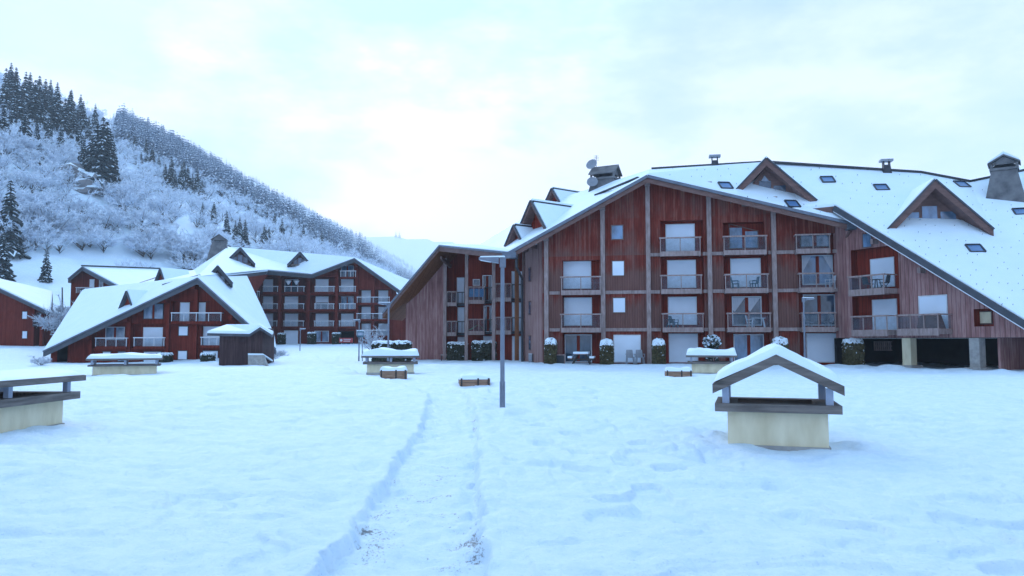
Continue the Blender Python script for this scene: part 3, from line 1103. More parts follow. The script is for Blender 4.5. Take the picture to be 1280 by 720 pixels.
rec = [bay(703, 749.5, 5.23, 7.55), bay(703, 749.5, 2.52, 4.98), bay(703, 749.5, -.3, 2.28),
       bay(827, 881, 7.93, 10.3), bay(827, 881, 5.23, 7.68), bay(827, 881, 2.52, 4.98), bay(827, 881, -.3, 2.28),
       (ux(906), 7.93, ux(958), min(10.05, rtop(FM, 0.0, roof_lo, .42, 0, roof_all)(ux(958)) - .08)), bay(906, 962, 5.23, 7.68), bay(906, 962, 2.52, 4.98), bay(906, 962, -.3, 2.28),
       bay(999, 1054, 7.93, 9.1), bay(999, 1054, 5.23, 7.68), bay(999, 1054, 2.52, 4.98), bay(999, 1054, -.3, 2.28)]
mtop = rtop(FM, 0.0, roof_lo, .42, 0, roof_all)
mw = MB(FM)
wall_grid(mw, ux(678), xE, ZB, mtop, rec, 0.0, [ux(809)])
for h in rec:
    recess(mw, h, 0.0, RC, 1)
mw.build('wall', [M['wood'], M['wood_in']], main)
# skin behind: end walls and back wall close the volume
bw = MB(FM)
bw.box(ux(700), ux(1050), 14.0, 14.2, ZB, 6.0)
bw.build('back_wall', M['wood'], main)

# posts standing proud of the facade
for u in (683.5, 754.5, 811.5, 888.5, 969.5):
    x = ux(u, 420)
    p = MB(FM)
    p.box(x - .155, x + .155, -.26, -.003, ZB, mtop(x) - .02)
    zt = mtop(x) - .02
    p.box(x - .19, x + .19, -.9, -.003, zt - .32, zt + .0)
    p.build('post', M['trim'], main)
# floor bands between posts
for (ua, ub, lv) in ((687, 700, (0, 1)), (757, 808.5, (0, 1)), (814, 826, (0, 1, 2)), (880, 885.5, (0, 1, 2)), (891.5, 906, (0, 1, 2)), (962, 966.5, (0, 1, 2)), (972.5, 1001, (0, 1, 2)), (1043, 1056, (0, 1, 2))):
    for k in lv:
        b = MB(FM)
        b.box(ux(ua), ux(ub), -.10, -.004, bands[k] - .12, bands[k] + .12)
        b.build('floor_band', M['trim'], main)

# balconies of the main facade: u0,u1,v rail,v beam top
DEP = .75
for (u0, u1, lv, style) in ((701.5, 751, 1, 0), (701, 751, 0, 1), (826, 877, 2, 1), (826.5, 877.5, 1, 0), (828, 879, 0, 0),
                            (906, 960, 2, 0), (907, 961, 1, 0), (909, 963, 0, 0), (997, 1040, 2, 0), (1000, 1043, 1, 0), (1002, 1044, 0, 0)):
    zf = bands[lv] + .06
    b = balcony(FM, FM.loc(u0, 380, -DEP)[0], FM.loc(u1, 380, -DEP)[0], zf, zf + 1.10, DEP, RC - .01, main, ('trim', 'trim', 'clear'), .34, 2)
# doors and windows on the recess walls
for (u0, v0, u1, v1, k) in ((704, 326, 739, 361, 'shutter'), (705, 372, 740, 407, 'shutter'), (706, 418, 740, 453, 'pair'),
                            (832, 280, 868.5, 314, 'shutter'), (834, 325, 870, 360, 'shutter'), (835, 371, 871, 406, 'shutter'), (836, 417, 872.5, 453, 'shutter'),
                            (913, 323, 951, 359, 'shutter'), (915, 370.5, 952, 407, 'curtain'), (917, 417.5, 955, 452, 'pair_blue'),
                            (1002.5, 319, 1041, 356, 'drape'), (1004, 368, 1044, 407, 'pair'), (1008, 416.5, 1048, 453, 'shutter')):
    opening(FM, u0, v0, u1, v1, RC, k, main)
opening(FM, 911, 279, 948, 311, RC, 'pair_blue', main, 'fascia', 'patio_door', .55)
opening(FM, 1000, 288, 1037, 309, RC, 'pair_pale', main, 'fascia', 'window')
for (u0, v0, u1, v1, k) in ((763.5, 281, 779.5, 300, 'blue'), (764.5, 325.5, 781, 345.5, 'shutter'), (765.5, 371.5, 782.5, 391.5, 'shutter'), (767, 418.5, 801, 453, 'shutter')):
    opening(FM, u0, v0, u1, v1, -.002, k, main, 'fascia' if u1 - u0 < 20 else 'white')

# ---- side wall stepping back to the left wing
s0, s1 = FM.pt(679, 440, 0), at(655.5, 440, 60.8)
s0.z = s1.z = 0
FS = Fr((s1.x, s1.y, 0), math.atan2(s0.y - s1.y, s0.x - s1.x))
Ls = (s0 - s1).length
sw = MB(FS)
wall_grid(sw, 0, Ls, ZB, rtop(FS, 0.0, roof_lo, .42, 7), [], 0.0)
sw.build('wall', M['wood_pale'], main)
for k, (va, vb) in enumerate(((334, 352), (376, 394), (419, 438))):
    x0 = Ls * .26
    za, zb_ = FS.loc(663.5, vb)[1], FS.loc(663.5, va)[1]
    opening_m(FS, x0, za, x0 + .62, zb_, -.002, 'one', main, 'fascia', 'window')
px_ = MB(FS)
px_.box(-.16, .22, -.14, -.003, ZB, rtop(FS, 0, roof_lo, .42, 7)(.1))
px_.build('post', M['fascia'], main)

# ---- gutter box and rain pipe at the roof valley
gb = MB(FM)
lg = FM.i @ L0
gb.box(lg.x - .45, lg.x + .55, lg.y - .15, lg.y + .75, lg.z - .32, lg.z + .12)
gb.build('gutter_box', M['metal'], main)
pp = MB()
g0 = L0 + Vector((.55, .6, -.35))
pw = at(652.5, 350, 59.6)
pts = [g0, g0 + Vector((.02, .1, -.6)), Vector((pw.x, pw.y, pw.z + .15)), Vector((pw.x + .02, pw.y, -.4))]
for a, b in zip(pts, pts[1:]):
    pp.tube(a, b, .10, .10, 8)
pp.build('rain_pipe', M['metal_dark'], main)
# right gutter box and copper pipe
gb = MB(FM)
eg = FM.i @ E_
gb.box(eg.x - .12, eg.x + .48, eg.y - .02, eg.y + .55, eg.z - .40, eg.z + .08)
gb.build('gutter_box', M['metal'], main)
pp = MB(FM)
xq = ux(1058.5, 400, -.25)
pp.tube((eg.x + .1, eg.y + .3, eg.z - .4), (xq, -.22, eg.z - 1.2), .09)
pp.tube((xq, -.22, eg.z - 1.2), (xq, -.22, ZB), .09)
pp.build('rain_pipe', M['fascia'], main)

# ---- right wing, running obliquely towards the courtyard
wx = lambda u, y=0.0, v=400: FW.loc(u, v, y)[0]
zw = FW.loc(1180, 422)[1]
xr0, xr1 = -2.9, wx(1300)
rtopw = rtop(FW, 0.0, roof_hi, .36, 2.0, roof_lo)
rrec = [(wx(1066), 4.95, wx(1125.5), 7.75), (wx(1066), zw + .30, wx(1125.5), 4.62), (wx(1217.5), FW.loc(1230, 408)[1], wx(1242), FW.loc(1230, 386)[1])]
w = MB(FW)
wall_grid(w, xr0, xr1, zw, lambda x: max(zw + .05, rtopw(x)), rrec, 0.0)
for h in rrec:
    recess(w, h, 0.0, .55, 1)
w.build('wall', [M['wood_grey'], M['wood_in']], main)
w = MB(FW)
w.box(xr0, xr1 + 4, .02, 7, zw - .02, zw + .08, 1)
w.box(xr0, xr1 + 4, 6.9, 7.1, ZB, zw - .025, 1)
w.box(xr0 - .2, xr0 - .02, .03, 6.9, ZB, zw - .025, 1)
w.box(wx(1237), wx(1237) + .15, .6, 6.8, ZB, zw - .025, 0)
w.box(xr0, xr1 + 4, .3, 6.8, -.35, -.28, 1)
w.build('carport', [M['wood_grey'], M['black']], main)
opening(FW, 1088.5, 322.5, 1118.5, 359, .55, 'shutter', main)
opening(FW, 1091, 374, 1122, 413, .55, 'shutter', main)
opening(FW, 1149, 369, 1185, 411.5, -.002, 'shutter', main)
opening(FW, 1223, 388.5, 1241, 405.5, .55, 'cream', main, 'fascia', 'window')
opening(FW, 1078, 291, 1090.5, 310, -.002, 'blue', main, 'fascia', 'window')
WD = 1.2
xb, z5 = FW.loc(1105, 361, -WD)
zt = FW.loc(1105, 341.5, -WD)[1]
balcony(FW, wx(1061.5, -WD), xb, z5, zt, WD, .54, main, ('trim', 'trim', 'clear'), .42, 3)
xb, z6 = FW.loc(1109, 413.5, -WD)
zt6 = FW.loc(1109, 393.5, -WD)[1]
balcony(FW, wx(1064, -WD), xb, z6, zt6, WD, .54, main, ('trim', 'trim', 'clear'), .42, 3)
xc, z7 = FW.loc(1173, 412, -WD)
zt7 = FW.loc(1173, 391.5, -WD)[1]
balcony(FW, wx(1120.5, -WD), xc, z7, zt7, WD, -.005, main, ('trim', 'trim', 'clear'), .42, 3)
for u, c in ((1137, 'cream'), (1222, 'concrete')):
    x = wx(u, .3, 440)
    p = MB(FW)
    p.box(x - .30, x + .30, .02, .56, .12, zw - .027)
    po = p.build('pillar', M[c], main)
    q = MB(FW)
    q.box(x - .5, x + .5, -.2, .8, ZB, .118)
    q.build('pillar_foot', M['concrete'], po)
lt = MB(FW)
x9 = wx(1092, 2.5, 430)
for k in range(9):
    lt.box(x9 + k * .16, x9 + k * .16 + .08, 2.5, 2.56, .95, 1.6)
for k in range(3):
    lt.box(x9, x9 + 1.4, 2.565, 2.6, .97 + k * .28, 1.03 + k * .28)
lt.build('lattice', M['trim'], main)
for u, v in ((1093, 302), (1152, 338)):
    x, z = FW.loc(u, v, -.25)
    MB(FW).box(x - .1, x + .1, -.5, -.004, z - .16, z + .16).build('rafter_end', M['trim'], main)
MB(FW).box(wx(1240), xr1 + 4, -.5, -.3, ZB, -.02).build('plinth', M['concrete'], main)

# ---- left wing: gable wall and three bays stepping forward
FG = Fr((0, 69.0, 0), 0)
g = MB(FG)
xg0, xg1 = FG.loc(507, 430)[0], FG.loc(556, 430)[0]
wall_grid(g, xg0, xg1, ZB, rtop(FG, 0, roof_lo, .42, 3), [], 0.0, [J_.x])
g.box(xg0, xg0 + .15, .01, 10, ZB, 3.2)
g.build('wall', M['wood_grey'], main)
bays = [(556, 583, 70.0, 379.0, 416.5, 364, 401), (583, 617, 67.4, 376.0, 415, 358, 398.5), (617, 657, 64.4, 373, 414.2, 354, 396)]
for k, (ua, ub, Y, vf2, vf1, vr2, vr1) in enumerate(bays):
    fb = Fr((0, Y, 0), 0)
    xa, xb = fb.loc(ua, 430)[0], fb.loc(ub, 430)[0]
    w = MB(fb)
    wall_grid(w, xa, xb + (.6 if k < 2 else 0), ZB, rtop(fb, 0, roof_lo, .42, 8), [], 0.0)
    w.box(xa - .12, xa - .004, .0, 2.8, ZB, rtop(fb, 0, roof_lo, .42, 8)(xa + .05) - .1)
    w.build('wall', M['wood_in'], main)
    dp = 1.35
    x0, x1 = fb.loc(ua, 400, -dp)[0], fb.loc(ub, 400, -dp)[0]
    ue = {0: 570.5, 1: 605.5, 2: 639}[k]
    xe = fb.loc(ue, 400, -dp)[0]
    for vf, vr in ((vf2, vr2), (vf1, vr1)):
        zf, zr = fb.loc(ua + 8, vf, -dp)[1], fb.loc(ua + 8, vr, -dp)[1]
        balcony(fb, x0 + .15, xe, zf, zr, dp, -.004, main, ('trim', 'trim', 'clear'), .34, 3 if k else 2)
        s = MB(fb)
        s.box(xe + .02, x1 + .25, -.75, -.004, zf - .18, zf - .01)
        s.box(xe + .06, x1 + .2, -.73, -.66, zr - .1, zr - .02)
        for q in range(3):
            xx = xe + .06 + q * (x1 - xe) / 2.4
            s.box(xx, xx + .06, -.72, -.67, zf - .01, zr - .1)
        s.build('balcony', M['metal_dark'], main)
    ps = MB(fb)
    zt = rtop(fb, -dp, roof_lo, .42, 8)(x0 + .1)
    ps.box(x0 - .14, x0 + .14, -dp - .12, -dp + .14, ZB, zt)
    ps.box(x0 - .11, x0 + .11, -dp + .15, -.01, zt - .35, zt - .03)
    ps.build('post', M['trim'], main)
fb = Fr((0, 62.5, 0), 0)
x0 = fb.loc(646, 400)[0]
MB(fb).box(x0 - .18, x0 + .18, -.15, .15, ZB, rtop(fb, 0, roof_lo, .42, 7)(x0)).build('post', M['soffit'], main)
fb = [Fr((0, b[2], 0), 0) for b in bays]
for k, u0, v0, u1, v1, kd in ((0, 571, 347, 580.5, 379, 'shutter'), (0, 572, 384, 580.5, 416, 'shutter'), (0, 572, 421, 580.5, 451, 'shutter'),
                              (1, 603, 344, 615, 376, 'pair'), (1, 604.5, 382, 615.5, 415, 'pair'), (1, 604, 420, 615.5, 452, 'shutter'),
                              (2, 639.5, 339, 655, 373, 'shutter'), (2, 640, 378, 655, 414, 'shutter'), (2, 640, 420, 655, 452, 'shutter'), (1, 591, 349, 600, 357, 'one')):
    opening(fb[k], u0, v0, u1, v1, -.002, kd, main)
# diagonal brace under the wing verge
br = MB()
a, b = at(551, 322, 66.9), at(563, 333, 69.5)
br.bar(a, b, .2, .3)
br.build('brace', M['fascia'], main)


# ---- dormers on the main roof
def front_dormer(roof, parent, uA, vA, uL, vL, uR, vR, ang, depth, dy=0.0, **kw):
    p, n = roof.hit((uL + uR) / 2, (vL + vR) / 2)
    if p is None:
        p = FM.pt((uL + uR) / 2, (vL + vR) / 2, 4)
    fr = Fr((p.x, p.y, 0), ang)
    return dormer(parent, ang, fr.pt(uA, vA, -dy), fr.pt(uL, vL, -dy), fr.pt(uR, vR, -dy), depth, **kw)


front_dormer(roof_all, main, 958, 198, 914, 244, 1021, 251, ANG, 7, .3, kind='tri', over=1.0, th=.38, wall='fascia')
front_dormer(roof_all, main, 1169, 225, 1107, 290, 1242, 287, ANG, 8, .3, kind='lattice', over=1.2, th=.40, wall='fascia')
front_dormer(roof_all, main, 1312, 285, 1254, 336, 1375, 336, ANG, 8, .3, kind='lattice', over=1.2, th=.40, wall='fascia')


def side_dormer(parent, roof, apex, base, halfw, length, ang, **kw):
    """Dormer facing left; its front stands where the base pixel meets the roof."""
    p, n = roof.hit(*base)
    A = at(apex[0], apex[1], p.y)
    m = Matrix.Rotation(ang, 3, 'Z')
    h = A.z - p.z + .1
    return dormer(parent, ang, A, A + m @ Vector((-halfw, 0, -h)), A + m @ Vector((halfw, 0, -h)), length, **kw)


SA = R(-52)
side_dormer(main, roof_lo, (663.5, 251), (666, 294), 2.0, 7.0, SA, kind=None, over=.8, th=.26, wall='wood_in', ridge_strip=True)
side_dormer(main, roof_lo, (689.5, 236), (692, 258), 1.3, 7.0, SA, kind=None, over=.5, th=.22, wall='wood_in', ridge_strip=True)
side_dormer(main, roof_lo, (642, 282), (645, 305), 1.1, 4.5, SA, kind=None, over=.5, th=.22, wall='wood_in', ridge_strip=True)

# ---- chimneys, dishes, aerial, ridge vents, skylights
cp = at(757, 246, 62.5)
ch1 = chimney(main, (cp.x, cp.y, cp.z), 1.25, .95, .98, .72, 1.35, R(-28), .75, 'x', False)
cp = roof_all.hit(1257, 246)[0]
ch2 = chimney(main, (cp.x, cp.y, cp.z), 1.08, .9, .74, .62, 1.75, R(-35), .55, 'y', True)


def dish(parent, c, r, az, el):
    d = Vector((math.sin(az) * math.cos(el), -math.cos(az) * math.cos(el), math.sin(el)))
    a = d.cross(Vector((0, 0, 1))).normalized()
    b = d.cross(a)
    V, F = [], []
    n, k = 20, 5
    for j in range(k + 1):
        rr = r * j / k
        for i in range(n):
            t = 2 * math.pi * i / n
            V.append(Vector(c) + a * rr * math.cos(t) + b * rr * math.sin(t) + d * (rr / r) ** 2 * r * .25)
    for j in range(k):
        for i in range(n):
            F.append((j * n + i, j * n + (i + 1) % n, (j + 1) * n + (i + 1) % n, (j + 1) * n + i))
    mb = MB()
    mb.add(V, F)
    mb.add([v - d * .03 for v in V], [f[::-1] for f in F])
    mb.tube(Vector(c) - b * r * .9, Vector(c) + d * r * .9, .02, .02, 6)
    mb.tube(Vector(c) + d * r * .85, Vector(c) + d * r * 1.0, .06, .06, 6)
    return mb.build('satellite_dish', M['plastic_grey'], parent)


D1, D2 = at(740, 206, 62.5), at(740.5, 228, 62)
dish(main, D1, .48, R(-32), R(24))
dish(main, D2, .46, R(-8), R(24))
am = MB()
am.tube(at(743, 212, 63), at(743, 245, 63), .03)
am.tube(at(745.3, 194, 63.5), at(745.3, 236, 63.5), .025)
pa = at(745.3, 195, 63.5)
for k in range(4):
    am.tube(pa + Vector((-.22, 0, -.12 * k)), pa + Vector((.22, 0, -.12 * k)), .012, .012, 5)
am.tube(pa + Vector((0, -.3, -.18)), pa + Vector((0, .3, -.18)), .012, .012, 5)
am.build('aerial', M['metal'], main)


def ridge_vent(parent, u, v, yl, h=.55):
    p = FM.pt(u, v, yl)
    f = Fr(p, ANG)
    mb = MB(f)
    mb.hexa([(-.34, -.3, -.5), (.34, -.3, -.5), (.34, .3, -.5), (-.34, .3, -.5)], [(-.22, -.22, h - .12), (.22, -.22, h - .12), (.22, .22, h - .12), (-.22, .22, h - .12)])
    for sx in (-1, 1):
        mb.box(sx * .2 - .03, sx * .2 + .03, -.2, .2, h - .118, h + .14)
    o = mb.build('roof_vent', M['metal_dark'], parent)
    s = MB(f)
    s.box(-.42, .42, -.3, .3, h + .142, h + .3)
    s.build('vent_hood', M['plastic_grey'], o)


ridge_vent(main, 893.5, 208, 3.2)
ridge_vent(main, 1108, 214, 2.8)
for u, v in ((906, 235), (989.5, 258), (1034, 227.5), (1101, 237.5), (1201, 233.5), (1218, 314), (1276, 268)):
    skylight(main, roof_all, u, v)
# snow guards: small studs in rows on the big roof
sg = MB()
for u in range(830, 1280, 13):
    for v in range(214, 400, 9):
        p, n = roof_all.hit(u + (v % 2) * 6 + random.uniform(-2, 2), v + random.uniform(-1.5, 1.5))
        if p is None or random.random() < .45: continue
        if roof_all.bvh.find_nearest(p)[0] is None: continue
        n = n.normalized()
        sg.tube(p + n * .14, p + n * .262, .018, .015, 5)
o = sg.build('snow_guard', M['metal'], main)
setting(o, 'stuff')

# ================================================================== LEFT RESIDENCE
left = thing('residence_building', 'long timber residence with joined snowy roofs below the wooded slope on the left', 'building', (-35, 80, -1))
FH = Fr((0, 80, 0), 0)
FR_ = Fr((0, 122, 0), 0)
VH, VR = 78.3, 120.3
q = {'a': at(54, 440, VH), 'b': at(247, 348.5, VH), 'e': at(345, 437, VH), 'c': at(103, 364, 97), 'd': at(190, 368.5, 97), 'f': at(285, 309.5, 133),
     'g': at(443, 323.5, VR), 'h': at(390, 343.5, VR), 'i': at(335, 339, VR), 'j': at(303.5, 386, 106), 'k': at(343, 420, 92),
     'gB': at(441, 324, 137), 'm': at(103, 334, 118), 'n': at(243, 339, 126), 'o': at(150, 359.5, 112), 'p': at(85, 349, 118), 'pB': at(88, 350, 130),
     'r1': at(503, 366, VR), 'r2': at(517, 354, 136), 'cB': at(98, 372, 108), 'fB': at(285, 340, 150), 'gC': at(445, 345, 152)}
nm = list(q)
ix = {k: i for i, k in enumerate(nm)}
tl = [tuple(ix[c] for c in t) for t in (('a', 'b', 'c'), ('b', 'd', 'c'), ('b', 'e', 'k'), ('b', 'k', 'j'), ('b', 'j', 'i'), ('b', 'i', 'f'), ('f', 'i', 'h'), ('f', 'h', 'g'), ('f', 'g', 'gB'),
                                      ('d', 'b', 'o'), ('b', 'n', 'o'), ('b', 'f', 'n'), ('m', 'o', 'n'), ('p', 'm', 'pB'), ('m', 'n', 'pB'), ('g', 'r1', 'r2'), ('g', 'r2', 'gB'), ('c', 'd', 'cB'), ('d', 'o', 'cB'), ('f', 'gB', 'gC'), ('f', 'gC', 'fB'), ('n', 'f', 'fB'))]
roof_l = Roof([q[k] for k in nm], tl)
rl = roof_l.build(left, M['fascia_grey'], M['wood_left'], .26, .55)
edge_trim([q['a'], q['b'], q['e']], rl, 'metal', .1, .12, .06)
edge_trim([q['j'], q['i'], q['h'], q['g'], q['r1']], rl, 'metal', .1, .14, .05)
edge_trim([q['p'], q['m'], q['o']], rl, 'metal', .1, .14, .05)
up = Vector((0, -.4, .22))
ridge_bar([q['c'] + up, q['d'] + up], .2, .22, rl)
ridge_bar([q['f'] + up, q['gB'] + up], .2, .2, rl)
ridge_bar([q['m'] + up, q['n'] + up], .2, .2, rl)
for (ua, va, ub, vb) in ((62, 426, 150, 384), (203, 359, 250, 347), (215, 350, 275, 315), (175, 356, 198, 348)):
    a, _ = roof_l.hit(ua, va); b, _ = roof_l.hit(ub, vb)
    if a is not None and b is not None:
        ridge_bar([a + Vector((0, 0, .28)), b + Vector((0, 0, .28))], .14, .1, rl, 'metal_dark', 'snow_rail')

# ---- front house
ht = rtop(FH, 0, roof_l, .55, 1)
hx = lambda u, y=0.0: FH.loc(u, 430, y)[0]
hz = lambda v, y=0.0: FH.loc(200, v, y)[1]
hrec = [(hx(117), hz(435), hx(159), hz(408)), (hx(165), hz(435), hx(206), hz(405)), (hx(214), hz(404), hx(262), hz(376.5)), (hx(251), hz(434), hx(287), hz(406)), (hx(72), -1.6, hx(85), hz(427))]
w = MB(FH)
wall_grid(w, hx(64), hx(330), -2, lambda x: max(-1.9, ht(x)), hrec, 0, [q['b'].x])
for h in hrec[:4]:
    recess(w, h, 0, .5, 0)
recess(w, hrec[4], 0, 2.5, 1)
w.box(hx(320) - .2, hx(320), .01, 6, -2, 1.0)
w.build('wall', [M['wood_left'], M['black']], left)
for u, vt in ((113, 424), (160.5, 400), (208.5, 377), (243.5, 360), (291, 393)):
    x = hx(u, -.3)
    p = MB(FH)
    p.box(x - .2, x + .2, -.4, -.004, -2, min(ht(x), rtop(FH, -.4, roof_l, .55, 1)(x)) - .03)
    zt = min(ht(x), rtop(FH, -1.2, roof_l, .55, 1)(x)) - .03
    p.box(x - .22, x + .22, -1.2, -.41, zt - .4, zt)
    p.build('post', M['wood_left'], left)
for (ua, ub, v) in ((115, 159, 437), (163, 207, 436.5), (211, 290, 405.5)):
    MB(FH).box(hx(ua), hx(ub), -.2, -.005, hz(v) - .14, hz(v) + .14).build('floor_band', M['wood_left'], left)
BW = ('wood_left', 'white', 'clear')
for (u0, u1, vr, vf) in ((119, 158, 422, 434), (167, 205, 421.5, 433.8), (213, 275.5, 390.5, 402.5), (251, 281, 421, 432.5)):
    zr, zf = hz(vr, -.7), hz(vf, -.7)
    balcony(FH, hx(u0, -.7), hx(u1, -.7), zf, zr, .7, .49, left, BW, .3, 4 if u1 - u0 > 50 else 3, False, False)
for (u0, v0, u1, v1, k, y) in ((225, 378, 237, 402, 'shutter', .5), (245, 378, 257, 402, 'shutter', .5), (179, 409, 203.5, 434, 'shutter', .5), (254, 408, 275, 433, 'shutter', .5),
                               (132, 408.5, 156, 425, 'pair_pale', .5), (179.5, 379.5, 204.5, 399, 'pair_pale', -.002), (223, 407.5, 235.5, 420, 'shutter', -.002), (222, 438, 234.5, 450, 'shutter', -.002),
                               (179, 439, 202, 460, 'shutter', -.002), (253, 438, 273, 458, 'shutter', -.002), (128, 439, 139, 451, 'shutter', -.002), (147, 439, 158, 452, 'pale', -.002)):
    opening(FH, u0, v0, u1, v1, y, k, left, 'metal_dark' if y < 0 else 'white')

# ---- rear facade
rt = rtop(FR_, 0, roof_l, .55, 3)
rx = lambda u, y=0.0: FR_.loc(u, 390, y)[0]
rz = lambda v, y=0.0: FR_.loc(400, v, y)[1]
bayu = [(325, 347), (351, 383), (387.5, 418.5), (422.5, 444)]
rows = [(366, 346.5), (387.5, 369), (408.5, 390.5)]
rrc = [(rx(a), rz(vf), rx(b), rz(vt)) for a, b in bayu for vf, vt in rows]
rrc += [(rx(422.5), rz(347), rx(444), rz(330.5))] + [(rx(447.5), rz(vf), rx(487), rz(vt)) for vf, vt in ((379, 362), (399.5, 382), (420, 403))]
rrc += [(rx(423), .2, rx(443), rz(414))]
w = MB(FR_)
wall_grid(w, rx(318), rx(510), .2, lambda x: max(.5, rt(x)), rrc, 0, [q['g'].x, q['h'].x, q['i'].x])
for h in rrc[:-1]:
    recess(w, h, 0, 1.2, 0)
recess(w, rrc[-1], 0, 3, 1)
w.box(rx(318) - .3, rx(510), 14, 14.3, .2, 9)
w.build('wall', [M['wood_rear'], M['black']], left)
for u in (349.3, 385.2, 420.5, 445.7, 466, 487):
    x = rx(u, -.3)
    p = MB(FR_)
    p.box(x - .24, x + .24, -.4, -.004, .2, min(rt(x), rtop(FR_, -.4, roof_l, .55, 3)(x)) - .03)
    zt = min(rt(x), rtop(FR_, -1.3, roof_l, .55, 3)(x)) - .03
    p.box(x - .24, x + .24, -1.3, -.41, zt - .43, zt)
    p.build('post', M['wood_rear'], left)
for v in (368.2, 389.5, 410.6):
    MB(FR_).box(rx(325), rx(444.5), -.22, -.006, rz(v) - .14, rz(v) + .14).build('floor_band', M['wood_rear'], left)
BR = ('wood_rear', 'white', 'clear')
rd = .6
for (u0, u1) in ((328, 346.5), (355, 379.5), (393, 417.2), (424, 444)):
    for vr, vf in ((357.6, 365.4), (379.3, 387), (400.8, 408.6)):
        balcony(FR_, rx(u0, -rd), rx(u1, -rd), rz(vf, -rd), rz(vr, -rd), rd, 1.19, left, BR, .3, 3, u0 > 390, False)
balcony(FR_, rx(424.7, -rd), rx(444, -rd), rz(346.5, -rd), rz(338.3, -rd), rd, 1.19, left, BR, .3, 3, False, False)
for vr, vf in ((371, 379), (391.5, 399.5), (412.3, 420)):
    balcony(FR_, rx(446, -rd), rx(486.5, -rd), rz(vf, -rd), rz(vr, -rd), rd, 1.19, left, BR, .3, 4, False, False)
for (u0, u1, kinds) in ((329, 341.3, ('shutter',) * 3), (356, 372.7, ('pair', 'shutter', 'shutter')), (394.5, 410.7, ('shutter', 'half', 'shutter')), (426.3, 442, ('shutter', 'pair_blue', 'shutter'))):
    for (v0, v1), k in zip(((349, 366), (370.5, 387.5), (392, 408.5)), kinds):
        opening(FR_, u0, v0, u1, v1, 1.2, k, left)
for u0, u1 in ((452, 463.5), (473, 485.3)):
    for v0, v1 in ((363, 379), (383.5, 399.5), (404.5, 420)):
        opening(FR_, u0, v0, u1, v1, 1.2, 'shutter', left)
opening(FR_, 426.3, 332, 442.3, 347, 1.2, 'pair_blue', left)
opening(FR_, 355, 413, 372.6, 430, -.002, 'shutter', left)
opening(FR_, 393, 413.5, 411, 427.5, -.002, 'pair_pale', left)
# side facade with small balconies facing right
sj = q['j']
FSd = Fr((rx(319), 121.8, 0), R(90) - R(180) + R(180) * 0 - R(0))
FSd = Fr((rx(322) - .2, 106, 0), R(90))
w = MB(FSd)
wall_grid(w, -2, 16, .2, lambda x: (lambda p: (roof_l.z(p.x - .6, p.y) or 6) - .6)(FSd.m @ Vector((x, 0, 0))), [], 0)
w.build('wall', M['wood_rear'], left)
for (xa_, xb_, z_) in ((10.2, 12.4, 5.6), (12.8, 15.2, 5.6), (12.6, 15.2, 8.4), (10.2, 12.4, 2.9), (12.8, 15.2, 2.9)):
    balcony(FSd, xa_, xb_, z_, z_ + 1.05, .7, -.005, left, BR, .3, 3, False, False)
# left upper gable
FL = Fr((0, 119.6, 0), 0)
w = MB(FL)
lt_ = rtop(FL, 0, roof_l, .5, 6)
wall_grid(w, FL.loc(89, 350)[0], FL.loc(147, 350)[0], 2, lambda x: max(3, lt_(x)), [], 0, [q['m'].x])
w.build('wall', M['wood_left'], left)
balcony(FL, FL.loc(95, 360, -.7)[0], FL.loc(112, 360, -.7)[0], FL.loc(100, 367, -.7)[1], FL.loc(100, 359, -.7)[1], .7, -.004, left, BW, .3, 3, True, False)
opening(FL, 112, 349, 118, 362, -.002, 'shutter', left)
opening(FL, 124, 350, 129, 360, -.002, 'pale', left)


def l_dormer(uA, vA, uL, vL, uR, vR, depth, dy, **kw):
    p, n = roof_l.hit((uL + uR) / 2, (vL + vR) / 2)
    an = math.atan2(-p.x, p.y)
    fr = Fr((p.x, p.y, 0), an)
    return dormer(left, an, fr.pt(uA, vA, -dy), fr.pt(uL, vL, -dy), fr.pt(uR, vR, -dy), depth, fas='fascia_grey', **kw)


l_dormer(272, 332.5, 252.5, 354, 291, 354.5, 9, .4, kind='tri', over=.5, th=.3, wall='wood_dark')
l_dormer(300.5, 309.5, 280.5, 328.5, 319, 330.5, 9, .4, kind='glass', over=.5, th=.3, wall='wood_dark')
l_dormer(375, 315, 359, 331, 390, 332, 7, .4, kind='glass', over=.4, th=.3, wall='wood_dark')
for (u, v, dv, hw, ln) in ((158, 364, 22, 1.15, 4.5), (200, 336, 17, 1.0, 4.0)):
    pf, _n = roof_l.hit(u, v + dv)
    A = at(u, v, pf.y)
    h = A.z - pf.z
    m = Matrix.Rotation(R(-30), 3, 'Z')
    dormer(left, R(-30), A, A + m @ Vector((-hw, 0, -h)), A + m @ Vector((hw, 0, -h)), ln, kind=None, fas='fascia_grey', over=.3, th=.22, wall='wood_left')
cp = at(274, 318, 128)
chimney(left, (cp.x, cp.y, cp.z), 1.55, 1.2, 1.1, .9, 1.9, R(15), .95, 'y', False)

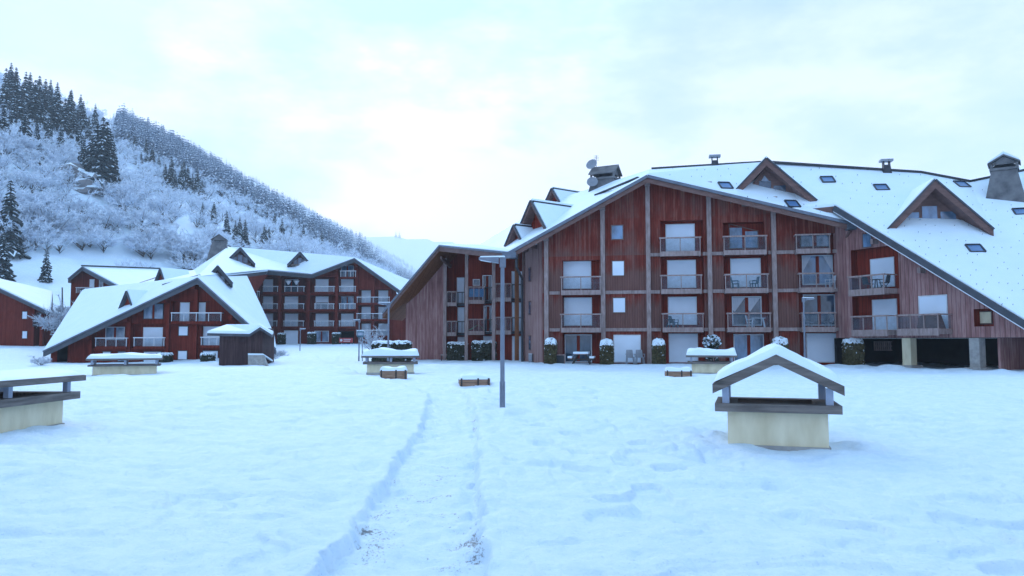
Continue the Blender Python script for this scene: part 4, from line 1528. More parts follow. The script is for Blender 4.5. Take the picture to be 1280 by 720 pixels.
# ================================================================== FAR-LEFT HOUSE
fl = thing('timber_house', 'russet timber house cut by the left edge with two small shuttered windows', 'house', (-72, 107, .5))
F3 = Fr((0, 107, 0), 0)
pts = [at(-45, 340, 105.4), at(63, 391.5, 105.4), at(66, 366, 117), at(-45, 361, 117), at(66, 396, 126), at(-45, 380, 126)]
roof_f = Roof(pts, [(0, 1, 2), (0, 2, 3), (3, 2, 4), (3, 4, 5)])
rf = roof_f.build(fl, M['fascia_grey'], M['wood_left'], .28, .45)
edge_trim([pts[0], pts[1]], rf, 'metal', .1, .12, .06)
w = MB(F3)
t3 = rtop(F3, 0, roof_f, .45, 5)
wall_grid(w, F3.loc(-45, 400)[0], F3.loc(40, 400)[0], -.2, t3, [], 0)
x4 = F3.loc(40, 400)[0]
w.box(x4 - .1, x4, .01, 12, -.2, 5.4)
w.box(x4, F3.loc(59, 400)[0], 2.2, 2.4, -.2, 5.2)
w.build('wall', M['wood_left'], fl)
for v0, v1 in ((389, 399), (413.5, 423.5)):
    opening(F3, 27.5, v0, 34.5, v1, -.002, 'shutter', fl, 'metal_dark')
for v0, v1 in ((391, 411), (414, 434)):
    opening(F3, 44, v0, 51.5, v1, 2.2, 'pale', fl)
for u in (42, 53):
    x = F3.loc(u, 400)[0]
    MB(F3).box(x - .2, x + .2, -.2, .2, -.2, (t3(x) if u < 53 else 5.2)).build('post', M['wood_left'], fl)
for vr, vf in ((397, 406), ):
    balcony(F3, F3.loc(43, 400)[0], F3.loc(56, 400)[0], F3.loc(40, vf)[1], F3.loc(40, vr)[1], .4, 2.19, fl, ('metal_dark', 'metal_dark', 'clear'), .3, 3, True, False)

# ================================================================== SHED IN FRONT OF THE LEFT RESIDENCE
FSH = Fr((0, 65, 0), 0)
sh = thing('timber_shed', 'small dark timber shed with thick snow on its roof beside the left residence', 'shed', at(305, 456, 65))
x0, x1, xm = FSH.loc(274, 440)[0], FSH.loc(328, 440)[0], FSH.loc(309.5, 440)[0]
zt, ze = FSH.loc(300, 418)[1], FSH.loc(300, 411)[1]
w = MB(FSH)
w.box(x0, x1, 0, 3.2, -1.6, zt)
w.hexa([(xm - 1.4, -.0, zt), (x1, 0, zt), (xm + 1.2, 0, zt + .55)], [(xm - 1.4, 3.2, zt), (x1, 3.2, zt), (xm + 1.2, 3.2, zt + .55)])
w.build('wall', M['wood_dark'], sh)
# saddle roof, gable to the front right
pk = FSH.pt(325, 408.5, -.5)
pts = [FSH.pt(259, 416.5, -.5), FSH.pt(312, 417.5, -.6), FSH.pt(325, 409, -.6), FSH.pt(340, 418.5, -.6), FSH.pt(282, 408.5, 1.8), FSH.pt(327, 408.5, 2.2), FSH.pt(342, 417, 3.4)]
rs = Roof(pts, [(0, 1, 4), (1, 2, 4), (2, 5, 4), (2, 3, 5), (3, 6, 5)])
rs.build(sh, M['fascia_grey'], M['wood_dark'], .22, .22)
# low retaining wall with a snowy ramp beside the shed
rw = thing('retaining_wall', 'low concrete ramp wall under snow right of the dark shed', 'wall', at(322, 456, 64.5))
a = [at(310, 444, 64.5), at(329, 444, 64.5), at(334, 457.5, 62), at(310, 458.5, 64.5)]
w = MB()
w.hexa([a[3] + Vector((0, 0, -.6)), a[2] + Vector((0, 0, -.6)), a[2], a[1], a[0]], [p + Vector((0, .35, 0)) for p in (a[3] + Vector((0, 0, -.6)), a[2] + Vector((0, 0, -.6)), a[2], a[1], a[0])])
w.build('wall', M['concrete'], rw)
w = MB()
w.hexa([a[0] + Vector((0, -.02, .01)), a[1] + Vector((0, -.02, .01)), a[1] + Vector((.2, 2, -.6)), a[0] + Vector((0, 2, 0))], [a[0] + Vector((0, -.02, .16)), a[1] + Vector((0, -.02, .14)), a[1] + Vector((.2, 2, -.46)), a[0] + Vector((0, 2, .16))])
w.build('snow_cover', M['snow'], rw)


# ================================================================== VENTILATION KIOSKS
def lumpy_slab(corners_lo, th, nx, ny, seed, parent, name='snow_cover', edge=.35):
    """Snow lying on a quad (a,b,c,d): a soft-edged lumpy pillow."""
    a, b, c, d = [Vector(p) for p in corners_lo]
    V, F = [], []
    rr = random.Random(seed)
    ph = [rr.uniform(0, 6) for _ in range(6)]
    for j in range(ny + 1):
        for i in range(nx + 1):
            s, t = i / nx, j / ny
            p = (a * (1 - s) + b * s) * (1 - t) + (d * (1 - s) + c * s) * t
            e = min(min(s, 1 - s) / edge * (nx / 8), min(t, 1 - t) / edge * (ny / 8), 1)
            e = math.sqrt(max(0, 1 - (1 - e) ** 2))
            k = 1 + .16 * math.sin(7 * s + ph[0]) + .12 * math.sin(13 * s + 5 * t + ph[1]) + .10 * math.sin(9 * t + ph[2]) + .06 * math.sin(27 * s + 19 * t + ph[3])
            V.append(p + Vector((0, 0, .008 + th * e * k)))
    n = (nx + 1)
    for j in range(ny):
        for i in range(nx):
            F.append((j * n + i, j * n + i + 1, (j + 1) * n + i + 1, (j + 1) * n + i))
    m0 = len(V)
    for p in (a, b, c, d):
        V.append(p + Vector((0, 0, .004)))
    F.append((m0 + 3, m0 + 2, m0 + 1, m0))
    mb = MB()
    mb.add(V, F, 0, True)
    return mb


def kiosk(label, loc, rotz, w, d, hb, gable, zs_snow=.2, seed=1, roof_h=.5, ext=.18, posts_mid=False, t=.12, ph=.24, rt_=.09):
    """w, d: body plan; gable True: gable end faces local -y, else the eave does."""
    k = thing('ventilation_kiosk', label, 'vent kiosk', loc, rotz, 'ventilation kiosks of the buried car park')
    fr = None

    def bld(mb, name, m_, par=k, smooth=False):
        o = mesh_obj(name, [tuple(p) for p in mb.v], mb.f, m_, mb.mi, None, smooth)
        o.parent = par
        return o
    b = MB()
    b.box(-w / 2, w / 2, -d / 2, d / 2, -.4, hb)
    bo = bld(b, 'base', M['cream'])
    p = MB()
    p.box(-w / 2 - .03, w / 2 + .03, -d / 2 - .03, d / 2 + .03, -.4, .015)
    bld(p, 'plinth', M['concrete'], bo)
    e = ext
    # timber coping frame round a dark shaft
    c = MB()
    c.box(-w / 2 - e, w / 2 + e, -d / 2 - e, -d / 2 + .12, hb + .002, hb + t)
    c.box(-w / 2 - e, w / 2 + e, d / 2 - .12, d / 2 + e, hb + .002, hb + t)
    c.box(-w / 2 - e, -w / 2 + .16, -d / 2 + .122, d / 2 - .122, hb + .003, hb + t - .003)
    c.box(w / 2 - .16, w / 2 + e, -d / 2 + .122, d / 2 - .122, hb + .003, hb + t - .003)
    bld(c, 'coping', M['oldwood'])
    s = MB()
    s.box(-w / 2 + .162, w / 2 - .162, -d / 2 + .123, d / 2 - .123, hb + .004, hb + .06)
    bld(s, 'shaft', M['black'])
    z0 = hb + t
    xs = [-w / 2 - .02, w / 2 + .02] if not posts_mid else [-w / 2 - .02, 0.02, w / 2 + .02]
    for x in xs:
        for y in (-d / 2 - .05, d / 2 + .05):
            pm = MB()
            pm.box(x - .055, x + .055, y - .05, y + .05, z0 + .001, z0 + ph + (.06 if gable else .02))
            bld(pm, 'post', M['post_blue'])
    zr = z0 + ph
    r = MB()
    sn = []
    if gable:
        W, D = w / 2 + e + .03, d / 2 + e + .06
        z_ = zr - .04
        r.chevron((-W, -D, z_ + rt_), (0, -D, zr + roof_h + rt_), (W, -D, z_ + rt_), (-W, -D, z_), (0, -D, zr + roof_h), (W, -D, z_), (0, 2 * D, 0))
    else:
        W, D = w / 2 + e + .08, d / 2 + e + .06
        z_ = zr - .02
        r.chevron((-W, -D, z_ + rt_), (-W, 0, zr + roof_h + rt_), (-W, D, z_ + rt_), (-W, -D, z_), (-W, 0, zr + roof_h), (-W, D, z_), (2 * W, 0, 0))
    ro = bld(r, 'roof', M['oldwood'])
    # snow pillow over both slopes
    nx, ny = 36, 22
    V, F = [], []
    rr = random.Random(seed)
    ph_ = [rr.uniform(0, 6) for _ in range(8)]
    for j in range(ny + 1):
        for i in range(nx + 1):
            s_, t_ = i / nx * 2 - 1, j / ny * 2 - 1
            x, y = s_ * W * .985, t_ * D * .97
            base = zr + rt_ + (roof_h * (1 - abs(s_)) if gable else roof_h * (1 - abs(t_))) - .03
            ed = min((1 - abs(s_)) * W / .16, (1 - abs(t_)) * D / .16, 1)
            ed = math.sqrt(max(0, 1 - (1 - ed) ** 2))
            kk = 1 + .22 * math.sin(4.1 * s_ + ph_[0]) + .15 * math.sin(7 * s_ + 4 * t_ + ph_[1]) + .12 * math.sin(6 * t_ + ph_[2]) + .05 * math.sin(17 * s_ + 11 * t_ + ph_[3])
            rd = (1 - math.exp(-abs(s_ if gable else t_) * 6)) * .6 + .4   # rounded ridge
            V.append((x, y, base + zs_snow * ed * kk * (.75 + .25 * rd) + .02))
    n = nx + 1
    for j in range(ny):
        for i in range(nx):
            F.append((j * n + i, j * n + i + 1, (j + 1) * n + i + 1, (j + 1) * n + i))
    so = mesh_obj('snow_cover', V, F, M['snow'], None, None, True)
    so.parent = ro
    return k


def gpos(u, v, z=0.0):
    d = ray(u, v)
    t = (z - EYE) / d.z
    return EYEV + d * t


p = gpos(974, 560)
p = Vector((p.x + .19, p.y + .58, 0.0))
kiosk('cream vent kiosk with open gable front, the large one standing in the foreground', (p.x, p.y + .10, .0), R(-17), 1.52, 1.15, .55, True, .15, 3, .44, .19, False, .13, .20, .15)
kiosk('cream vent kiosk cut by the left edge of the courtyard', (-9.95, 14.1, -.02), R(87), 3.4, 1.25, .50, False, .05, 5, .10, .22, True, .15, .24, .11)
p = gpos(149, 468)
kiosk('cream vent kiosk before the left residence, long dark roof and one centre post', (p.x, p.y + .6, -.02), R(23), 2.8, 1.2, .42, False, .14, 8, .10, .2, True, .08, .24, .08)
p = gpos(486, 466)
kiosk('cream vent kiosk with thick snow beside the dark hedge and a lamp post', (p.x, p.y + .6, .0), R(8), 2.4, 1.2, .44, False, .26, 9, .08, .2, True)
p = gpos(893, 467)
kiosk('cream vent kiosk with white snow slab before the snowy round bush', (p.x, p.y + .6, .02), R(-13), 1.95, 1.1, .46, False, .24, 10, .08, .2)


# ================================================================== STREET LAMPS
def lamp_proto():
    k = thing('street_lamp', 'grey street lamp beside the path, the nearest and tallest in view', 'street lamp', (0, 0, 0), 0, 'street lamps of the courtyard')

    def bld(mb, name, m_, par=k):
        o = mesh_obj(name, [tuple(p) for p in mb.v], mb.f, m_, mb.mi, None, False)
        o.parent = par
        return o
    b = MB()
    b.tube((0, 0, -.6), (0, 0, 3.62), .064, .05, 12)
    b.tube((0, 0, -.6), (0, 0, .62), .072, .072, 12)
    bld(b, 'pole', M['lamp'])
    h = MB()
    h.box(-.075, .085, -.06, .06, 3.60, 3.84)
    h.hexa([(-.62, -.12, 3.80), (-.1, -.085, 3.70), (-.1, .085, 3.70), (-.62, .12, 3.80)], [(-.62, -.12, 3.85), (-.1, -.085, 3.86), (-.1, .085, 3.86), (-.62, .12, 3.85)])
    ho = bld(h, 'lamp_head', M['lamp'])
    g = MB()
    g.hexa([(-.58, -.09, 3.778), (-.3, -.08, 3.73), (-.3, .08, 3.73), (-.58, .09, 3.778)], [(-.58, -.09, 3.79), (-.3, -.08, 3.745), (-.3, .08, 3.745), (-.58, .09, 3.79)])
    bld(g, 'lens', M['white'], ho)
    s = MB()
    s.hexa([(-.6, -.1, 3.852), (.07, -.07, 3.862), (.07, .07, 3.862), (-.6, .1, 3.852)], [(-.57, -.08, 3.885), (.05, -.05, 3.90), (.05, .05, 3.90), (-.57, .08, 3.885)])
    bld(s, 'snow_cap', M['snow'], ho)
    return k


lp = lamp_proto()
p = gpos(628, 507)
lp.location = (p.x, p.y, p.z)
for (u, vt, vb, rot, lab) in ((485, 379, 462, 25, 'grey street lamp rising behind the planter and the long vent kiosk'),
                              (448.5, 400, 454, 0, 'grey street lamp with a small blue sign fixed to its pole'),
                              (374.7, 411, 451.5, 180, 'grey street lamp on the snowy rise before the white garage shutter'),
                              (255.5, 420, 457, 180, 'grey street lamp left of the dark timber shed'),
                              (1006.5, 373, 454, 180, 'grey street lamp before the big building, behind the foreground kiosk'),
                              (67.5, 418.5, 456, 0, 'grey street lamp at the low eave of the left residence'),
                              (38.5, 403, 437, 0, 'grey street lamp before the far left house')):
    Y = 3.84 * FPX / (vb - vt)
    pb = at(u, vb, Y)
    dup(lp, tuple(pb), R(rot), lab)

# small blue sign on its own lamp, red shop sign, thin sign pole
Y = 3.84 * FPX / 54
sg = thing('blue_sign', 'small blue sign box on the lamp post near the red sign', 'sign', tuple(at(450.5, 417.5, Y - .1)))
f = Fr(tuple(at(450.5, 417.5, Y - .12)), 0)
MB(f).box(-.30, .30, -.04, .04, -.28, .26).build('panel', M['teal'], sg)
MB(f).box(-.31, .31, -.045, .045, .262, .31).build('snow_cap', M['snow'], sg)
MB(f).box(-.24, .24, -.046, -.041, -.12, .14).build('lettering', M['glass_pale'], sg)
f = Fr(tuple(at(432.5, 425.5, 117)), 0)
rsn = thing('red_sign', 'red sign board with white lettering above the dark entrance', 'sign', tuple(f.o))
MB(f).box(-1.05, 1.05, -.05, .05, -.32, .38).build('board', M['red'], rsn)
tx = MB(f)
random.seed(3)
for row, z in ((0, .14), (1, -.12)):
    x = -.35
    while x < (.75 if row == 0 else .6):
        wl = random.uniform(.05, .10)
        tx.box(x, x + wl, -.058, -.051, z - .08, z + .08)
        x += wl + .045
tx.build('lettering', M['white'], rsn)
em = MB(f)
em.tube((-.72, -.058, .02), (-.72, -.052, .02), .2, .2, 14)
em.build('emblem', M['white'], rsn)
sl = MB(f)
for x in (-.95, .95):
    sl.box(x - .04, x + .04, .051, .12, -2.4, .3)
sl.build('leg', M['metal_dark'], rsn)
for k in (-.3, .35):
    MB(f).box(k - .28, k + .28, -.03, .04, -1.8, -.5).build('notice', M['glass_blue'], rsn)
mp = thing('sign_pole', 'thin grey pole between the blue sign and the frosted bush', 'pole', tuple(at(452.8, 449, 68)))
m_ = MB()
m_.tube(at(452.8, 452, 68), at(452.8, 415, 68), .04, .04, 8)
m_.tube(at(452.8, 440, 67.9), at(456, 440, 67.9), .03, .03, 6)
m_.build('pole', M['metal'], mp)


# ================================================================== PLANTER BOXES
def planter(label, u0, u1, vb, h, rot, seed, d=.75):
    a, b = gpos(u0, vb), gpos(u1, vb)
    w = (b - a).length
    c = (a + b) / 2 + Vector((0, d / 2, 0))
    k = thing('planter_box', label, 'planter', (c.x, c.y, -.04), R(rot), 'wooden planter boxes half buried in snow')

    def bld(mb, name, m_):
        o = mesh_obj(name, [tuple(p) for p in mb.v], mb.f, m_, mb.mi, None, False)
        o.parent = k
        return o
    for i in range(3):
        z0, z1 = -.1 + i * (h + .1) / 3, -.1 + (i + 1) * (h + .1) / 3 - .012
        m1 = MB()
        m1.box(-w / 2, w / 2, -d / 2, -d / 2 + .05, z0, z1)
        m1.box(-w / 2, w / 2, d / 2 - .05, d / 2, z0, z1)
        m1.box(-w / 2, -w / 2 + .05, -d / 2 + .052, d / 2 - .052, z0, z1)
        m1.box(w / 2 - .05, w / 2, -d / 2 + .052, d / 2 - .052, z0, z1)
        bld(m1, 'plank_course', M['crate'])
    m2 = MB()
    for x in (-w / 2 + .06, .1 * w, w / 2 - .06):
        m2.box(x - .03, x + .03, -d / 2 - .025, -d / 2 - .002, -.1, h)
    bld(m2, 'cleat', M['bark'])
    s = lumpy_slab([(-w / 2 - .02, -d / 2 - .02, h - .05), (w / 2 + .02, -d / 2 - .02, h - .05), (w / 2 + .02, d / 2 + .02, h - .05), (-w / 2 - .02, d / 2 + .02, h - .05)], .16, 24, 14, seed, k)
    o = mesh_obj('snow_cover', [tuple(p) for p in s.v], s.f, M['snow'], None, None, True)
    o.parent = k
    return k


planter('wooden planter box with a snow top at the foot of a lamp post', 474, 507, 472.5, .40, 6, 4)
planter('wooden planter box beside the path, left of the nearest street lamp', 573, 611, 484, .36, 8, 6)
planter('wooden planter box nearly buried in snow left of the snow-slab kiosk', 834, 866, 470, .30, -6, 8)


# ================================================================== HEDGES AND SHRUBS
def hedge(label, fr, u0, u1, v0, v1, yl, depth, group, m_='hedge', seed=0, rnd=.0, name='clipped_hedge'):
    """Clipped hedge block: many leaf-sized faces through a boxy or round-topped volume, snow on top."""
    rr = np.random.default_rng(seed + 100)
    um, vm = (u0 + u1) / 2, (v0 + v1) / 2
    x0, x1 = fr.loc(u0, vm, yl)[0], fr.loc(u1, vm, yl)[0]
    z1, z0 = fr.loc(um, v0, yl)[1], fr.loc(um, v1, yl)[1]
    z0 -= .25
    w, h, d = x1 - x0, z1 - z0, depth
    c = fr.m @ Vector(((x0 + x1) / 2, yl + d / 2, z0))
    ang = math.atan2(fr.m[1][0], fr.m[0][0])
    k = thing(name, label, 'hedge', tuple(c), ang, group)
    n = int(900 + 700 * w * h)
    # points near the surface of the box
    P = rr.uniform(-1, 1, (n, 3))
    ax = rr.integers(0, 3, n)
    sgn = np.sign(rr.uniform(-1, 1, n))
    P[np.arange(n), ax] = sgn * rr.uniform(.86, 1.03, n)
    if rnd > 0:
        zz = (P[:, 2] + 1) / 2
        shrink = np.where(zz > 1 - rnd, np.sqrt(np.clip(1 - ((zz - (1 - rnd)) / rnd) ** 2, 0.05, 1)), 1)
        P[:, 0] *= .35 + .65 * shrink
        P[:, 1] *= .35 + .65 * shrink
    C = np.stack([P[:, 0] * w / 2, P[:, 1] * d / 2, (P[:, 2] + 1) / 2 * h], 1)
    a = rr.normal(size=(n, 3)); a /= np.linalg.norm(a, axis=1)[:, None]
    b = rr.normal(size=(n, 3)); b -= (a * b).sum(1)[:, None] * a; b /= np.linalg.norm(b, axis=1)[:, None]
    sz = rr.uniform(.05, .10, n)[:, None]
    V = np.stack([C - a * sz, C + b * sz * .7, C + a * sz, C - b * sz * .7], 1).reshape(-1, 3)
    F = np.arange(4 * n).reshape(-1, 4)
    snowy = (C[:, 2] > h * .6) & (C[:, 0] < 0) & (rr.uniform(size=n) < .12) | (rr.uniform(size=n) < .012)
    me = np_mesh('foliage', V, F, [M[m_], M['snow']], snowy.astype(int))
    o = bpy.data.objects.new('foliage', me)
    COL.objects.link(o)
    o.parent = k
    core = MB()
    f_ = .88
    if rnd:
        core.hexa([(-w / 2 * f_, -d / 2 * f_, 0), (w / 2 * f_, -d / 2 * f_, 0), (w / 2 * f_, d / 2 * f_, 0), (-w / 2 * f_, d / 2 * f_, 0)],
                  [(-w / 2 * f_, -d / 2 * f_, h * (1 - rnd)), (w / 2 * f_, -d / 2 * f_, h * (1 - rnd)), (w / 2 * f_, d / 2 * f_, h * (1 - rnd)), (-w / 2 * f_, d / 2 * f_, h * (1 - rnd))])
        core.hexa([(-w / 2 * f_, -d / 2 * f_, h * (1 - rnd)), (w / 2 * f_, -d / 2 * f_, h * (1 - rnd)), (w / 2 * f_, d / 2 * f_, h * (1 - rnd)), (-w / 2 * f_, d / 2 * f_, h * (1 - rnd))],
                  [(-w / 4, -d / 4, h * .95), (w / 4, -d / 4, h * .95), (w / 4, d / 4, h * .95), (-w / 4, d / 4, h * .95)])
    else:
        core.box(-w / 2 * f_, w / 2 * f_, -d / 2 * f_, d / 2 * f_, 0, h * .95)
    co = mesh_obj('stem_mass', [tuple(p) for p in core.v], core.f, M[m_])
    co.parent = k
    # snow cap
    nx, ny = 18, 10
    V, F = [], []
    for j in range(ny + 1):
        for i in range(nx + 1):
            s, t = i / nx * 2 - 1, j / ny * 2 - 1
            e = min((1 - abs(s)) * 4, (1 - abs(t)) * 4, 1)
            e = math.sqrt(max(0, 1 - (1 - e) ** 2))
            jt = rr.uniform(-.022, .022)
            if rnd:
                zb = h * (1 - rnd) + h * rnd * math.sqrt(max(0, 1 - .95 * max(abs(s), abs(t)) ** 2)) - .02
                droop = 0
            else:
                zb, droop = h - .03, 0
            edge_drop = -.10 * (max(abs(s), abs(t)) > .97) * rr.uniform(0, 1.4)
            V.append((s * w / 2 * 1.06, t * d / 2 * 1.06, zb + (.12 + .05 * math.sin(5 * s + seed) * math.sin(4 * t + seed)) * e + jt * 1.6 + edge_drop))
    n_ = nx + 1
    for j in range(ny):
        for i in range(nx):
            F.append((j * n_ + i, j * n_ + i + 1, (j + 1) * n_ + i + 1, (j + 1) * n_ + i))
    so = mesh_obj('snow_cap', V, F, M['snow'], None, None, True)
    so.parent = k
    return k


GH = 'clipped hedges along the houses'
F_b1, F_b2 = Fr((0, 66.5, 0), 0), Fr((0, 64.0, 0), 0)
hedge('square green hedge with snow, left one before the wing with three bays', F_b1, 559, 584, 429, 453, 0, .9, GH, 'hedge_dark', 1)
hedge('square green hedge with snow, right one before the wing with three bays', F_b2, 590, 620, 427.5, 454, 0, .9, GH, 'hedge_dark', 2)
hedge('long dark hedge behind the thick-snow vent kiosk', Fr((0, 50, 0), 0), 465, 511, 428, 458, 0, 1.2, GH, 'hedge_dark', 3)
for i, (u0, u1, v0, v1, lab) in enumerate(((680.5, 694.5, 424, 455, 'slim upright hedge at the left corner of the big building'),
                                         (750, 766, 425.5, 455, 'slim upright hedge right of the picnic table'),
                                         (815.5, 831.5, 425, 454, 'slim upright hedge between two white ground-floor shutters'),
                                         (967, 985.5, 423, 454, 'slim upright hedge peeking over the foreground kiosk snow'))):
    hedge(lab, FM, u0, u1, v0, v1, -2.2, .85, GH, 'hedge', 10 + i, .18, 'column_hedge')
hedge('broad upright hedge beside the dark carport of the big building', FM, 1057.5, 1080.5, 425, 456, -2.2, 1.0, GH, 'hedge', 15, .08, 'column_hedge')
for i, (fr, u0, u1, v0, v1, lab) in enumerate(((Fr((0, 76.5, 0), 0), 195, 211, 442.5, 459, 'green hedge before the pale door of the left residence'),
                                             (Fr((0, 74, 0), 0), 250, 264.5, 442.5, 458, 'green hedge between a lamp post and the dark shed'),
                                             (Fr((0, 118, 0), 0), 346.5, 355, 417, 431, 'dark hedge left of the rear white garage shutter'),
                                             (Fr((0, 118, 0), 0), 384, 393.5, 416, 430, 'dark hedge right of the rear white garage shutter'),
                                             (Fr((0, 118, 0), 0), 415, 424.5, 416.5, 430, 'dark hedge left of the red sign board'))):
    hedge(lab, fr, u0, u1, v0, v1, 0, 1.0, GH, 'hedge_dark', 20 + i)


# ================================================================== TREES
def spruce_arrays(seed, levels, br, jag=1.0, snow=.7, rad=.19, load=1.0):
    """Unit-height spruce: whorls of drooping boughs; returns V, F(tri), material per face."""
    rr = np.random.default_rng(seed)
    V, F, Mi = [], [], []

    def tri(a, b, c, m):
        k = len(V)
        V.extend((a, b, c)); F.append((k, k + 1, k + 2)); Mi.append(m)
    for i in range(levels):
        f = (i + rr.uniform(-.3, .3)) / levels
        f = min(max(f, 0), 1)
        z = .06 + .92 * f
        Rr = rad * (1 - f) ** .85 * rr.uniform(.8, 1.12) + .012
        n = max(4, int(br * (1 - f * .45)))
        ph = rr.uniform(0, 6.28)
        for b in range(n):
            a = ph + 6.283 * b / n + rr.uniform(-.25, .25)
            L = Rr * rr.uniform(.65, 1.15) * jag
            dr = np.array([math.cos(a), math.sin(a), 0])
            sd = np.array([-math.sin(a), math.cos(a), 0])
            droop = L * rr.uniform(.35, .75)
            wv = L * rr.uniform(.20, .34) + .004
            root = np.array([0, 0, z + .012])
            mid = dr * L * .55 + np.array([0, 0, z - droop * .28])
            tip = dr * L + np.array([0, 0, z - droop])
            ml, mr = mid + sd * wv - [0, 0, wv * .55], mid - sd * wv - [0, 0, wv * .55]
            tri(root, ml, mid, 0); tri(mid, ml, tip, 0); tri(root, mid, mr, 0); tri(mid, tip, mr, 0)
            # hanging needles under the bough
            hz = np.array([0, 0, -L * .28 - .01])
            tri(mid, tip, (mid + tip) / 2 + hz, 0)
            if rr.uniform() < snow:
                k = min(1.0, rr.uniform(.45, .95) * load)
                up = np.array([0, 0, .006])
                o = rr.uniform(-.4, .4)
                a1 = root * .35 + mid * .65 + up
                b1 = mid * (1 - k) + tip * k + up
                tri(a1, mid + sd * wv * (k * .75 * load + o * .3) - [0, 0, wv * .3] + up * 1.3, b1, 1)
                tri(a1, b1, mid - sd * wv * (k * .75 * load - o * .3) - [0, 0, wv * .3] + up * 1.3, 1)
    return np.array(V), np.array(F), np.array(Mi)


def frost_arrays(seed, limbs=8, subs=6, twigs=8, spread=.42):
    """Unit-height bare tree or bush, every twig rimed with frost."""
    rr = np.random.default_rng(seed)
    V, F, Mi = [], [], []

    def sliver(p, q, w, m):
        d = q - p
        s = np.cross(d, rr.normal(size=3))
        s = s / (np.linalg.norm(s) + 1e-9) * w
        k = len(V)
        V.extend((p - s, p + s, q)); F.append((k, k + 1, k + 2)); Mi.append(m)
    for l in range(limbs):
        a = 6.283 * l / limbs + rr.uniform(-.4, .4)
        p = np.array([0, 0, rr.uniform(.02, .22)])
        el = rr.uniform(.35, 1.2)
        d = np.array([math.cos(a) * math.cos(el), math.sin(a) * math.cos(el), math.sin(el)])
        q = p + d * rr.uniform(.4, .72) * np.array([spread * 1.9, spread * 1.9, 1])
        q[2] = min(q[2], .86)
        sliver(p, q, .016, 1)
        for s in range(subs):
            t = rr.uniform(.3, 1)
            p2 = p + (q - p) * t
            d2 = d + rr.normal(size=3) * .6
            d2[2] = abs(d2[2]) * .8 + .1
            d2 /= np.linalg.norm(d2)
            q2 = p2 + d2 * rr.uniform(.12, .28)
            q2[2] = min(q2[2], 1.0)
            sliver(p2, q2, .008, 0)
            for w in range(twigs):
                t = rr.uniform(.15, 1)
                p3 = p2 + (q2 - p2) * t
                d3 = d2 + rr.normal(size=3) * .8
                d3 /= np.linalg.norm(d3)
                q3 = p3 + d3 * rr.uniform(.06, .15)
                sliver(p3, q3, rr.uniform(.005, .011), 0)
    return np.array(V), np.array(F), np.array(Mi)


def merged(variants, P, S, rots, name, mats):
    """One mesh holding many copies (for woods nobody would count)."""
    Vs, Fs, Ms, k = [], [], [], 0
    for i, (p, s, r) in enumerate(zip(P, S, rots)):
        v, f, m = variants[i % len(variants)]
        c, sn = math.cos(r), math.sin(r)
        x = v[:, 0] * c - v[:, 1] * sn
        y = v[:, 0] * sn + v[:, 1] * c
        sx, sz = s
        Vs.append(np.stack([x * sx + p[0], y * sx + p[1], v[:, 2] * sz + p[2]], 1))
        Fs.append(f + k)
        Ms.append(m)
        k += len(v)
    me = np_mesh(name, np.concatenate(Vs), np.concatenate(Fs), mats, np.concatenate(Ms))
    o = bpy.data.objects.new(name, me)
    COL.objects.link(o)
    return o


# near spruces, one thing each: crown and trunk
SPM = []
for s in range(6):
    v, f, m = spruce_arrays(40 + s, 24, 11, 1.0, .62, .17 + .012 * (s % 3))
    me = np_mesh('spruce_crown', v, f, [M['needle'], M['snow']], m)
    t = MB()
    t.tube((0, 0, -.06), (0, 0, .93), .016, .003, 7)
    tm = mesh_obj('trunk', [tuple(p) for p in t.v], t.f, M['bark'])
    SPM.append((me, tm.data))
    bpy.data.objects.remove(tm)
SPV = [spruce_arrays(80 + s, 13, 6, 1.1, .95, .16, 1.25) for s in range(6)]


def spruce(u, vb, hp, label, group, i, y0=120):
    p = ground_hit(u, vb, y0)
    if p is None:
        return
    h = min(34, max(5, hp * p.y / FPX))
    me, tm = SPM[i % 6]
    r = thing('spruce_tree', label, 'tree', (p.x, p.y, p.z - .02 * h), random.uniform(0, 6.28), group)
    wid = random.uniform(.92, 1.25)
    r.scale = (h * wid, h * wid, h)
    c = bpy.data.objects.new('crown', me); COL.objects.link(c); c.parent = r
    c = bpy.data.objects.new('trunk', tm); COL.objects.link(c); c.parent = r
    return r


random.seed(5)
k = 0
GS = 'spruces on the left slope'
for (u, vb, hp, lab) in ((57, 352, 46, 'small snow-laden spruce alone above the far left house'),
                         (10, 318, 100, 'tall snow-laden spruce at the left edge above the far left house'),
                         (2, 350, 62, 'shorter snow-laden spruce in front of the tall edge spruce'),
                         (126, 244, 108, 'tallest dark spruce at the rock, centre of the big clump'),
                         (147, 165, 22, 'lone small spruce on the skyline right of the big clump')):
    spruce(u, vb, hp, lab, GS, k); k += 1
for (u, vb, hp) in ((112, 236, 78), (137, 246, 88), (119, 240, 95), (103, 226, 62), (131, 240, 98), (141, 238, 66), (107, 232, 50)):
    spruce(u, vb, hp, 'dark spruce in the big clump above the rock', GS, k); k += 1
for (u, vb, hp) in ((5, 150, 72), (18, 140, 62), (30, 155, 72), (42, 168, 76), (55, 155, 62), (68, 178, 70), (80, 182, 66), (92, 188, 58), (103, 172, 50), (60, 192, 55), (75, 202, 52), (30, 188, 60), (45, 197, 48), (86, 168, 60),
                    (70, 156, 58), (15, 172, 60), (98, 202, 55), (118, 172, 46), (3, 185, 60), (50, 180, 62), (24, 170, 70), (110, 190, 50), (36, 140, 55), (12, 128, 55), (48, 140, 50), (62, 140, 45), (88, 150, 42), (100, 152, 38)):
    spruce(u, vb, hp, 'frosted spruce in the dense stand along the upper left crest', GS, k); k += 1
